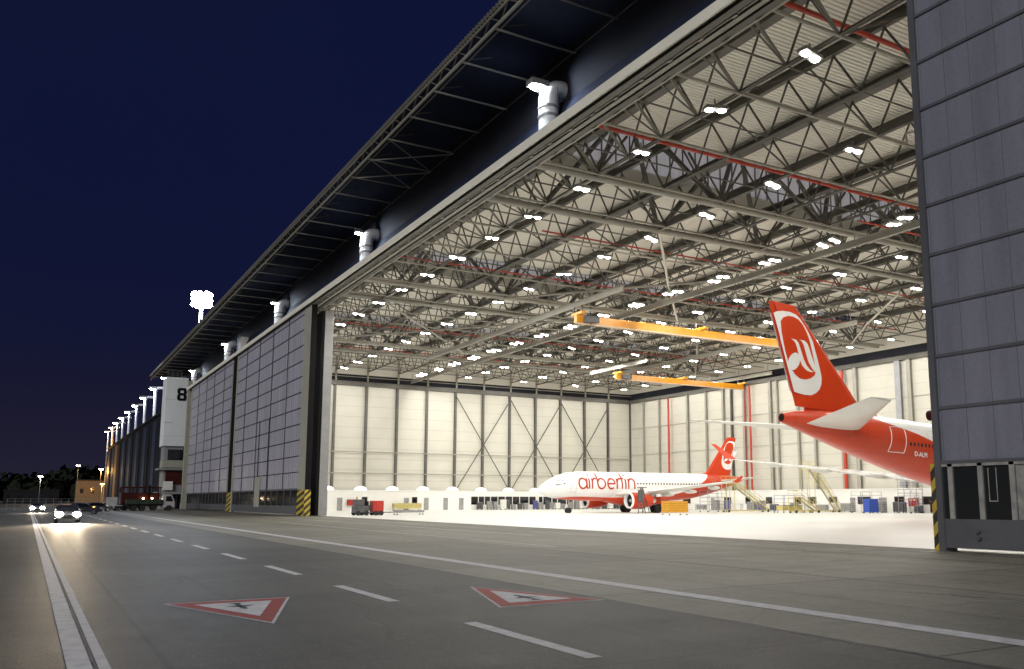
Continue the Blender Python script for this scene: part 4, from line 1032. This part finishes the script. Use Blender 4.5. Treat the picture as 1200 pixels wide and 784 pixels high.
def stair_stand(label, x, y, sgn, run, h, m='yellow'):
    t = thing('maintenance_stair', label, 'work stand', (x, y, 0), group='yellow work stands in the hall')
    for s in (-.55,.55):
        b = MB(); b.bar((x,y+s,.3),(x+sgn*run,y+s,h),.08,.22); b.build('stringer', m, t)
        b = MB(); b.tube([(x,y+s,1.3),(x+sgn*run,y+s,h+1),(x+sgn*(run+1.6),y+s,h+1)], .03, 6).tube([(x,y+s,.8),(x+sgn*run,y+s,h+.5),(x+sgn*(run+1.6),y+s,h+.5)], .025, 6)
        n = int(run/1.0)
        for i in range(n+1): u = i/n; b.tube([(x+sgn*run*u,y+s,.3+(h-.3)*u),(x+sgn*run*u,y+s,1.3+(h-.3)*u)], .025, 6)
        b.tube([(x+sgn*(run+1.6),y+s,h),(x+sgn*(run+1.6),y+s,h+1)], .03, 6); b.build('handrail', m, t)
    b = MB(); n = int(h/.22)
    for i in range(n): u = (i+.5)/n; b.box(x+sgn*run*u-.13, x+sgn*run*u+.13, y-.5, y+.5, .3+(h-.3)*u-.015, .3+(h-.3)*u+.015)
    b.build('treads', 'greym', t)
    b = MB(); a, c = sorted((x+sgn*run, x+sgn*(run+1.6))); b.box(a, c, y-.6, y+.6, h-.1, h); b.build('platform', m, t)
    for xx in (x+sgn*run, x+sgn*(run+1.55)):
        for s in (-.55,.55): b = MB(); b.tube([(xx,y+s,.25),(xx,y+s,h-.1)], .05, 6); b.build('leg', m, t)
    b = MB(); a, c = sorted((x-sgn*.2, x+sgn*(run+1.6))); b.box(a, c, y-.6, y-.45, .2, .34).box(a, c, y+.45, y+.6, .2, .34); b.build('chassis', m, t)
    for xx in (x+sgn*.3, x+sgn*(run+1.2)):
        for s in (-.6,.6): b = MB(); b.tube([(xx,y+s-.06,.2),(xx,y+s+.06,.2)], .2, 10); b.build('wheel', 'tyre', t)
    return t
def scaffold(label, x, y, dx, dy, h, lv, m='greym', grp='grey access scaffolds in the hall', deckm='bluesc'):
    t = thing('access_scaffold', label, 'scaffold', (x, y, 0), group=grp)
    b = MB()
    for xx in (x-dx/2, x, x+dx/2):
        for yy in (y-dy/2, y+dy/2): b.tube([(xx,yy,.1),(xx,yy,h+1)], .035, 6)
    b.build('uprights', m, t)
    for i in range(1, lv+1):
        z = h*i/lv; b = MB(); b.box(x-dx/2, x+dx/2, y-dy/2, y+dy/2, z-.05, z); b.build('deck', deckm, t)
        b = MB()
        for zz in (z+.5, z+1.0):
            if zz < h+1.01:
                for yy in (y-dy/2, y+dy/2): b.tube([(x-dx/2,yy,zz),(x+dx/2,yy,zz)], .025, 5)
        b.build('guard_rail', m, t)
    b = MB()
    for i in range(lv):
        z0, z1 = h*i/lv+.1, h*(i+1)/lv-.05
        for yy in (y-dy/2-.05,): b.tube([(x-dx/2,yy,z0),(x,yy,z1)], .025, 5).tube([(x+dx/2,yy,z0),(x,yy,z1)], .025, 5)
    b.build('diagonals', m, t)
    for xx in (x-dx/2, x+dx/2):
        for yy in (y-dy/2, y+dy/2): b = MB(); b.tube([(xx-.04,yy,.1),(xx+.04,yy,.1)], .1, 10); b.build('castor', 'tyre', t)
    return t
# tug with red unit by the left door
tg = thing('tow_tractor', 'dark tow tractor with a red power unit just inside the left doors', 'tow tractor', (34.5, 103, 0))
b = MB(); b.box(32.8,34.4,101.9,103.6,.3,1.15).box(32.9,33.9,102,103.5,1.15,1.9); b.build('chassis', 'greydk', tg, bevel=.06)
b = MB(); b.box(34.0,34.45,102.1,103.4,1.15,1.7); b.build('seat', 'black', tg, bevel=.04)
b = MB(); b.box(34.9,36.2,101.8,103.3,.45,1.75); b.build('red_unit', 'redm', tg, bevel=.05)
b = MB(); b.box(34.4,38.6,102.4,102.9,.28,.42); b.build('drawbar', 'greym', tg)
for xx, yy in ((33.1,101.9),(34.1,101.9),(33.1,103.6),(34.1,103.6),(35.2,101.85),(35.9,101.85),(35.2,103.25),(35.9,103.25)):
    b = MB(); b.tube([(xx,yy-.1,.28),(xx,yy+.1,.28)], .28, 12); b.build('wheel', 'tyre', tg, smooth=True)
b = MB(); b.tube([(33.0,102.2,1.9),(33.0,102.2,2.2)], .1, 8); b.build('beacon', 'crane', tg)
box_thing('flat_trolley', 'low grey flat trolley lying behind the tow tractor', 'trolley', 40.2, 104, 3.6, 1.3, .22, 'greym', .3)
box_thing('barrier_cart', 'low yellow rack cart standing before the white annex', 'cart', 58.2, 151.5, 5.2, 1.2, .9, 'yellow', .3, trim='yellow')
box_thing('red_cabinet', 'small red cabinet against the white annex wall', 'cabinet', 48.3, 153.3, 1.1, .45, 1.0, 'redm', .9, wheels=False)
for i, x in enumerate((51.4,52.6)): box_thing('red_toolbox', 'low red and grey toolbox before the annex, %s one' % ('left', 'right')[i], 'toolbox', x, 152.9, .9, .6, .75, 'truckred', .12, group='toolboxes before the annex')
box_thing('orange_tank_cart', 'orange yellow box cart on the floor beside the far airliner', 'cart', 66.4, 84.3, 2.9, 1.5, 1.3, 'orangebox', .35, trim='orangebox')
# dark open-cowl stand by the engine
ck = thing('engine_work_stand', 'dark ladder stand beside the near engine of the far airliner', 'work stand', (72.1, 99.3, 0))
b = MB()
for s in (-.35,.35): b.bar((71.7+s,98.6,.05),(72.4+s*.4,99.2,3.6),.1,.12).bar((73.5+s,99.4,.05),(72.4+s*.4,99.2,3.6),.08,.1)
b.build('rails', 'greydk', ck)
b = MB()
for i in range(9): u = (i+.5)/9; b.box(71.7+.7*u-.32, 71.7+.7*u+.32, 98.6+.6*u-.04, 98.6+.6*u+.04, 3.5*u, 3.5*u+.05)
b.build('rungs', 'greym', ck)
b = MB(); b.box(71.9,73.0,98.8,99.6,3.5,3.6).box(71.8,72.4,98.7,99.3,1.6,3.2); b.build('platform', 'greydk', ck)
stair_stand('yellow stair stand sloping up to the far airliner tail', 97.5, 101.0, -1, 7, 4.4)
stair_stand('tall pale yellow stair tower right of the far airliner', 103.5, 92.4, -1, 5.2, 6.4)
stair_stand('low yellow stair stand under the tall stair tower', 97.0, 90.4, -1, 3.5, 2.2)
scaffold('blue railed yellow platform on the hall floor right of the far tail', 94.8, 93.6, 4.2, 1.8, 1.5, 1, 'bluesc', 'railed platforms in the hall', 'yellow')
box_thing('yellow_base_cart', 'yellow base cart under the blue railed platform', 'cart', 94.8, 93.6, 3.8, 1.5, .7, 'yellow', .35, trim='bluesc')
scaffold('grey scaffold with blue rails in front of the back wall', 103, 86.6, 4.0, 2.0, 2.0, 1, 'greym')
box_thing('blue_cabinet', 'bright blue cabinet among the grey carts by the back wall', 'cabinet', 101.0, 84.2, 1.9, 1.1, 1.8, 'blue', .15, trim='bluesc')
scaffold('grey mesh scaffold tower beside the wide red pipe', 104.6, 80.4, 2.6, 2.0, 4.2, 3, 'greym')
scaffold('grey scaffold frames behind the orange box cart', 84.0, 106.0+5, 4.0, 2.0, 2.2, 1, 'greym')
scaffold('grey scaffold below the far airliner tail', 88.8, 103.4, 3.6, 1.8, 2.3, 2, 'greym')
rs = random.Random(11); kinds = [('greym','grey'),('greydk','dark grey'),('white','white'),('truckred','dark red'),('bluesc','slate blue')]
for i in range(26):
    x = 73.5+i*1.42+rs.uniform(-.3,.3); m, cn = kinds[rs.choice((0,0,1,1,1,2,4))]
    box_thing('tool_trolley', '%s tool trolley in the row under the annex windows, %s from the left' % (cn, nth(i)), 'trolley', x, 152.6+rs.uniform(-.6,.5), rs.uniform(.7,1.2), .6, rs.uniform(.8,1.8), m, .16, group='tool trolleys along the side wall')
rs = random.Random(5)
for i in range(22):
    y = 142-i*3.05+rs.uniform(-.8,.8); m, cn = kinds[rs.choice((0,0,1,2,3,4))]
    box_thing('equipment_cart', '%s equipment cart along the back wall, %s from the corner' % (cn, nth(i)), 'cart', 107.0+rs.uniform(-.9,.5), y, .8, rs.uniform(.8,2.0), rs.uniform(.8,1.7), m, .16, group='equipment carts along the back wall')
fb = thing('fire_point', 'red fire cabinet on legs near the right door edge', 'fire cabinet', (107.6, 82.1, 0))
b = MB(); b.box(107.3,107.7,81.5,82.9,.95,2.1); b.build('cabinet', 'redm', fb, bevel=.03)
for y in (81.6,82.8): b = MB(); b.box(107.45,107.52,y-.04,y+.04,0,.95); b.build('leg', 'greym', fb)
b = MB()
for y in (81.85,82.45): b.box(107.27,107.299,y-.18,y+.18,1.75,1.95)
b.build('label_plates', 'white', fb)
ex = thing('wheeled_extinguisher', 'small dark wheeled extinguisher beside the red fire cabinet', 'extinguisher', (107.4, 80.8, 0))
b = MB(); b.tube([(107.4,80.8,.2),(107.4,80.8,1.0)], .22, 10); b.build('bottle', 'greydk', ex, smooth=True)
b = MB(); b.tube([(107.4,80.5,.18),(107.4,81.1,.18)], .18, 10); b.build('wheels', 'tyre', ex)

# ------------------------------------------------------------------ vehicles outside
def car(label, loc, rz, paint, h=1.45, lights=False, van=False, grp=None):
    """built nose towards -y"""
    t = thing('car', label, 'van' if van else 'car', loc, rz, group=grp, frame=True)
    if van:
        prof = [(-2.35,.35),(-2.4,.8),(-2.25,1.1),(-1.55,1.25),(-.9,1.95),(-.6,2.1),(2.3,2.1),(2.42,1.9),(2.45,.35)]; W = .95
        wins = [(-1.45,1.3),(-.85,1.9),(-.1,1.92),(-.1,1.3)]
    else:
        prof = [(-2.15,.32),(-2.2,.62),(-2.0,.82),(-1.1,.95),(-.45,1.38),(.2,1.45),(1.05,1.42),(1.75,1.02),(2.15,.95),(2.2,.4)]; W = .86
        wins = [(-.95,.98),(-.4,1.34),(.98,1.36),(1.5,1.0)]
    v = []; n = len(prof)
    for sx, k in ((-1,1),(-1,.0),(1,.0),(1,1)):
        pass
    rg = []
    for fx in (-1,-.93,.93,1):
        ring_ = []
        for (y, z) in prof:
            ins = .16*max(0, (z-.95)/.5) if z > .95 else 0
            e = .05 if abs(fx) == 1 else 0
            ring_.append((fx*(W-ins), y*(1-e*.4), z-(e if z > .9 else -e)))
        rg.append(ring_)
    b = MB(); b.loft(rg); b.build('body', paint, t, smooth=True)
    for s in (-1,1):
        b = MB(); b.add([(s*(W-.16*max(0,(z-.95)/.5)+.012), y, z) for y, z in wins], [(0,1,2,3)]); b.build('side_window', 'glassdk', t)
        b = MB(); b.box(s*W-.1, s*W+.08, (-.95 if not van else -1.5), (-.8 if not van else -1.35), .98 if not van else 1.35, 1.12 if not van else 1.6); b.build('mirror', paint, t)
    y0, z0, y1, z1 = ((-1.06,1.0,-.5,1.36) if not van else (-1.5,1.3,-.95,1.92))
    b = MB(); b.quad((-W+.14,y0-.02,z0),(W-.14,y0-.02,z0),(W-.24,y1-.02,z1),(-W+.24,y1-.02,z1)); b.build('windscreen', 'glassdk', t)
    b = MB(); b.box(-.5,.5,prof[1][0]-.02,prof[1][0]+.02,.4,.62); b.build('grille', 'black', t)
    for s in (-1,1):
        b = MB(); b.ball((s*.62, prof[1][0]+.02, .70), .27,.14,.20, 12, 8); b.build('headlight', 'headlens' if lights else 'metal', t, smooth=True)
        for yy in (-1.35,1.35):
            b = MB(); b.tube([(s*(W-.2),yy,.32),(s*(W+.01),yy,.32)], .32, 16); w = b.build('wheel', 'tyre', t, smooth=True)
            b = MB(); b.tube([(s*(W+.005),yy,.32),(s*(W+.02),yy,.32)], .19, 12); b.build('rim', 'metal', w)
    if lights:
        for s in (-1,1): lamp('SPOT', t, (s*.62,-2.5,.74), lights, (1,.78,.52), .12, (0,-1,-.03), 60, .9)
    return t
car('car driving towards the camera with blazing headlights beside the white edge line', (2.45,82,0), 0, 'carblack', lights=13000)
car('farther small car with headlights left of the blazing one', (.6,150,0), 0, 'carblack', lights=1500)
car('dark car standing sideways just right of the blazing headlights', (5.6,130,0), R(82), 'carblack')
car('dark saloon parked across the apron left of the white car', (9.0,160,0), R(95), 'carblack', grp='parked cars at the far apron')
car('white car parked left of the trucks', (11.6,172,0), R(90), 'carwhite', grp='parked cars at the far apron')
car('silver car parked farthest behind the dark saloon', (7.6,176,0), R(80), 'carsilver', grp='parked cars at the far apron')
# flatbed truck with white cab
fl = thing('flatbed_truck', 'small flatbed truck with white cab and dark bed before the tower', 'truck', (17.5,165,0))
b = MB(); b.poly([(19.0,164.0,.55),(20.95,164.0,.55),(20.95,164.0,1.5),(20.45,164.0,2.75),(19.0,164.0,2.85)], (0,2.0,0)); cb = b.build('cab', 'carwhite', fl, bevel=.05)
b = MB(); b.add([(19.5,163.985,1.6),(20.65,163.985,1.6),(20.3,163.985,2.5),(19.5,163.985,2.5)], [(0,1,2,3)]); b.build('side_window', 'glassdk', cb)
b = MB(); b.add([(20.975,164.2,1.6),(20.975,165.8,1.6),(20.53,165.8,2.65),(20.53,164.2,2.65)], [(0,1,2,3)]); b.build('windscreen', 'glassdk', cb)
b = MB(); b.box(13.6,18.9,163.9,166.1,.85,1.15); b.build('chassis', 'black', fl)
b = MB(); b.box(13.4,18.9,163.8,166.2,1.15,1.9); b.build('bed', 'truckgreen', fl)
for xx in (14.6,15.9,20.0):
    for yy in (163.95,166.05): b = MB(); b.tube([(xx,yy-.14,.48),(xx,yy+.14,.48)], .48, 14); b.build('wheel', 'tyre', fl, smooth=True)
lr = thing('red_lorry', 'long dark red lorry with open frame parked behind the flatbed truck', 'lorry', (15.5,172,0))
b = MB(); b.box(13.2,19.2,170.9,173.1,1.0,3.1); b.build('load_body', 'truckred', lr, bevel=.04)
b = MB(); b.box(12.9,19.5,170.8,173.2,3.9,4.15)
for xx in (13.0,15,17,19.3): b.box(xx-.07,xx+.07,170.8,170.95,3.1,3.9).box(xx-.07,xx+.07,173.05,173.2,3.1,3.9)
b.build('roof_frame', 'truckred', lr)
b = MB(); b.box(17.4,17.75,170.6,170.8,1.2,4.4); b.build('ladder', 'black', lr)
for xx in (13.8,15,18.4):
    for yy in (171,173): b = MB(); b.tube([(xx,yy-.15,.5),(xx,yy+.15,.5)], .5, 14); b.build('wheel', 'tyre', lr, smooth=True)
for xx in (16.6,18.0): b = MB(); b.ball((xx,170.6,2.1), .12,.08,.12, 8, 6); b.build('work_lamp', 'lens_warm', lr)
bxw = thing('white_cabinet', 'white box trailer standing left of the red lorry', 'trailer', (11.6,168,0))
b = MB(); b.box(10.7,12.3,167,169.5,.8,2.3); b.build('box_body', 'carwhite', bxw, bevel=.04)
b = MB(); b.box(10.3,16,167.3,169.2,.5,.79); b.build('frame', 'black', bxw)
for xx in (11,12.0): b = MB(); b.tube([(xx,166.95,.35),(xx,167.2,.35)], .35, 12); b.build('wheel', 'tyre', bxw)
# fence
fn = thing('mesh_fence', 'thin mesh fence line across the far apron behind the parked cars', 'fence', (8,186,0))
b = MB()
for i in range(24): b.tube([(-4+i*1.2,186,0),(-4+i*1.2,186,2.1)], .035, 5)
b.build('posts', 'greym', fn)
b = MB()
for z in (.6,1.1,1.6,2.05): b.tube([(-4,186,z),(23.6,186,z)], .02, 4)
b.build('wires', 'greym', fn)

# ------------------------------------------------------------------ far left background
rt = random.Random(3)
b = MB()
def clump(b, c, s, n):
    for i in range(n):
        d = Vector((rt.gauss(0,1), rt.gauss(0,1), rt.gauss(0,1))).normalized()*s*rt.uniform(.35,1)
        p = Vector(c)+Vector((d.x,d.y,d.z*.8)); a = Vector((rt.uniform(-1,1),rt.uniform(-1,1),rt.uniform(-1,1))).normalized(); u = a.orthogonal().normalized()
        k = s*.22; b.add([p+a*k, p+u*k, p-a*k, p-u*k], [(0,1,2,3)])
for i in range(170):
    x = rt.uniform(-330, 75); y = 800+rt.uniform(-60, 80)
    hh = rt.uniform(17, 27) + 4*math.sin(x*.03); clump(b, (x, y, hh*.55), hh*.55, 70)
    b.tube([(x,y,0),(x,y,hh*.6)], .4, 5)
    b.ball((x,y,hh*.42), hh*.42, hh*.42, hh*.40, 8, 6)
tag(b.build('wood', 'leaf'), 'dark wood along the horizon at the far left', 'wood', kind='stuff')
for i, (x, y, w, d, h, m, lab) in enumerate([(25.5, 520, 13, 20, 12, 'brick', 'orange lit warehouse beyond the parked cars'), (-1, 560, 26, 16, 7, 'farclad', 'low dim shed left of the orange warehouse'), (-70, 600, 60, 20, 8, 'farclad', 'long dark shed at the far left with small lit windows')]):
    t = thing('warehouse', lab, 'building', (x, y, 0))
    q = MB(); q.box(x-w/2, x+w/2, y, y+d, 0, h); q.build('walls', m, t)
    q = MB(); q.box(x-w/2-.4, x+w/2+.4, y-.4, y+d+.4, h, h+.5); q.build('roof', 'darkclad', t)
    for k in range(int(w/5)):
        q = MB(); q.box(x-w/2+1.5+k*5, x-w/2+3+k*5, y-.06, y-.001, h*.45, h*.65); q.build('window', 'tail' if (i == 2 and k % 3 == 0) else 'glassdk', t)
def street_lamp(x, y, h, label, m, e, c):
    t = thing('street_lamp', label, 'street lamp', (x, y, 0), group='street lamps at the far left')
    q = MB(); q.tube([(x,y,0),(x,y,h)], .14, 6, .08); q.build('pole', 'greydk', t)
    q = MB(); q.box(x-.7,x+.7,y-.12,y+.12,h,h+.15); q.build('arm', 'greym', t)
    for s in (-1,1): q = MB(); q.ball((x+s*.5,y,h-.1), .38,.35,.2, 10, 6); q.build('lamp_head', m, t, smooth=True)
    if e: lamp('POINT', t, (0,-1,h-.9), e, c, .5)
street_lamp(1.9, 420, 11.5, 'white street lamp standing alone left of the headlights', 'lens_warm', 6000, (1,.9,.75))
street_lamp(16.5, 455, 17.5, 'tall cold street lamp above the blazing headlights', 'lens', 0, (1,1,1))
street_lamp(25.0, 440, 15.5, 'warm street lamp with twin head before the orange warehouse', 'lens_warm', 14000, (1,.5,.12))
street_lamp(29.2, 450, 17.5, 'brightest warm street lamp at the corner of the far hangar', 'lens_warm', 26000, (1,.5,.12))
street_lamp(27.5, 470, 9.5, 'low orange street lamp beside the warehouse wall', 'lens_orange', 20000, (1,.45,.08))

# ------------------------------------------------------------------ light, sky, camera
w = bpy.data.worlds.new('World'); scene.world = w; w.use_nodes = True
nt = w.node_tree; nt.nodes.clear()
sky = nt.nodes.new('ShaderNodeTexSky'); sky.sky_type = 'NISHITA'; sky.sun_disc = False
sky.sun_elevation = R(-1.5); sky.sun_rotation = R(200); sky.altitude = 0; sky.air_density = 1.0; sky.dust_density = 0; sky.ozone_density = 8
bg = nt.nodes.new('ShaderNodeBackground'); bg.inputs[1].default_value = .05
# night sky: last blue of dusk plus the town's faint glow low over the horizon
g_ = nt.nodes.new('ShaderNodeNewGeometry'); sx_ = nt.nodes.new('ShaderNodeSeparateXYZ'); nt.links.new(g_.outputs['Incoming'], sx_.inputs[0])
up_ = mathn(nt, 'MAXIMUM', mathn(nt, 'MULTIPLY', sx_.outputs['Z'], -1), 0)
glow = mathn(nt, 'POWER', 2.718, mathn(nt, 'MULTIPLY', up_, -14))
gc = mixc(nt, glow, (.075, .125, .50), (.42, .39, .70))
wn = noise(nt, 2.2, 5, g_.outputs['Incoming'])
gc = mixc(nt, mathn(nt, 'MULTIPLY', ramp(nt, wn, .35, .7), .30), gc, (.16, .20, .50))
ad = nt.nodes.new('ShaderNodeMix'); ad.data_type = 'RGBA'; ad.blend_type = 'ADD'; ad.inputs[0].default_value = 1
nt.links.new(sky.outputs[0], ad.inputs[6]); nt.links.new(gc, ad.inputs[7])
ou = nt.nodes.new('ShaderNodeOutputWorld'); nt.links.new(ad.outputs[2], bg.inputs[0]); nt.links.new(bg.outputs[0], ou.inputs[0])
s = bpy.data.lights.new('apron_fill_sun', 'SUN'); s.energy = 1.6; s.angle = R(25); s.color = (1, .97, .93)  # soft sun lamp added in place of unseen apron floodlights
so = bpy.data.objects.new('apron_fill_sun', s); COL.objects.link(so); so.rotation_euler = Vector((.74,.42,-.36)).to_track_quat('-Z','Y').to_euler()

cam = bpy.data.cameras.new('camera'); co = bpy.data.objects.new('camera', cam); COL.objects.link(co); scene.camera = co
co.location = (0, 0, 1.8); co.rotation_euler = (R(98.06), 0, R(-30.66))
cam.sensor_width = 36; cam.lens = 1025.5/1200*36; cam.shift_x = (600-653)/1200; cam.shift_y = (441-392)/1200
cam.clip_start = .1; cam.clip_end = 6000
scene.view_settings.view_transform = 'Standard'; scene.view_settings.look = 'None'; scene.view_settings.exposure = 0; scene.view_settings.gamma = 1
c = scene.cycles; c.use_denoising = True; c.max_bounces = 6; c.diffuse_bounces = 5; c.glossy_bounces = 3; c.transmission_bounces = 2
c.sample_clamp_indirect = 6; c.use_light_tree = True; c.caustics_reflective = False; c.caustics_refractive = False
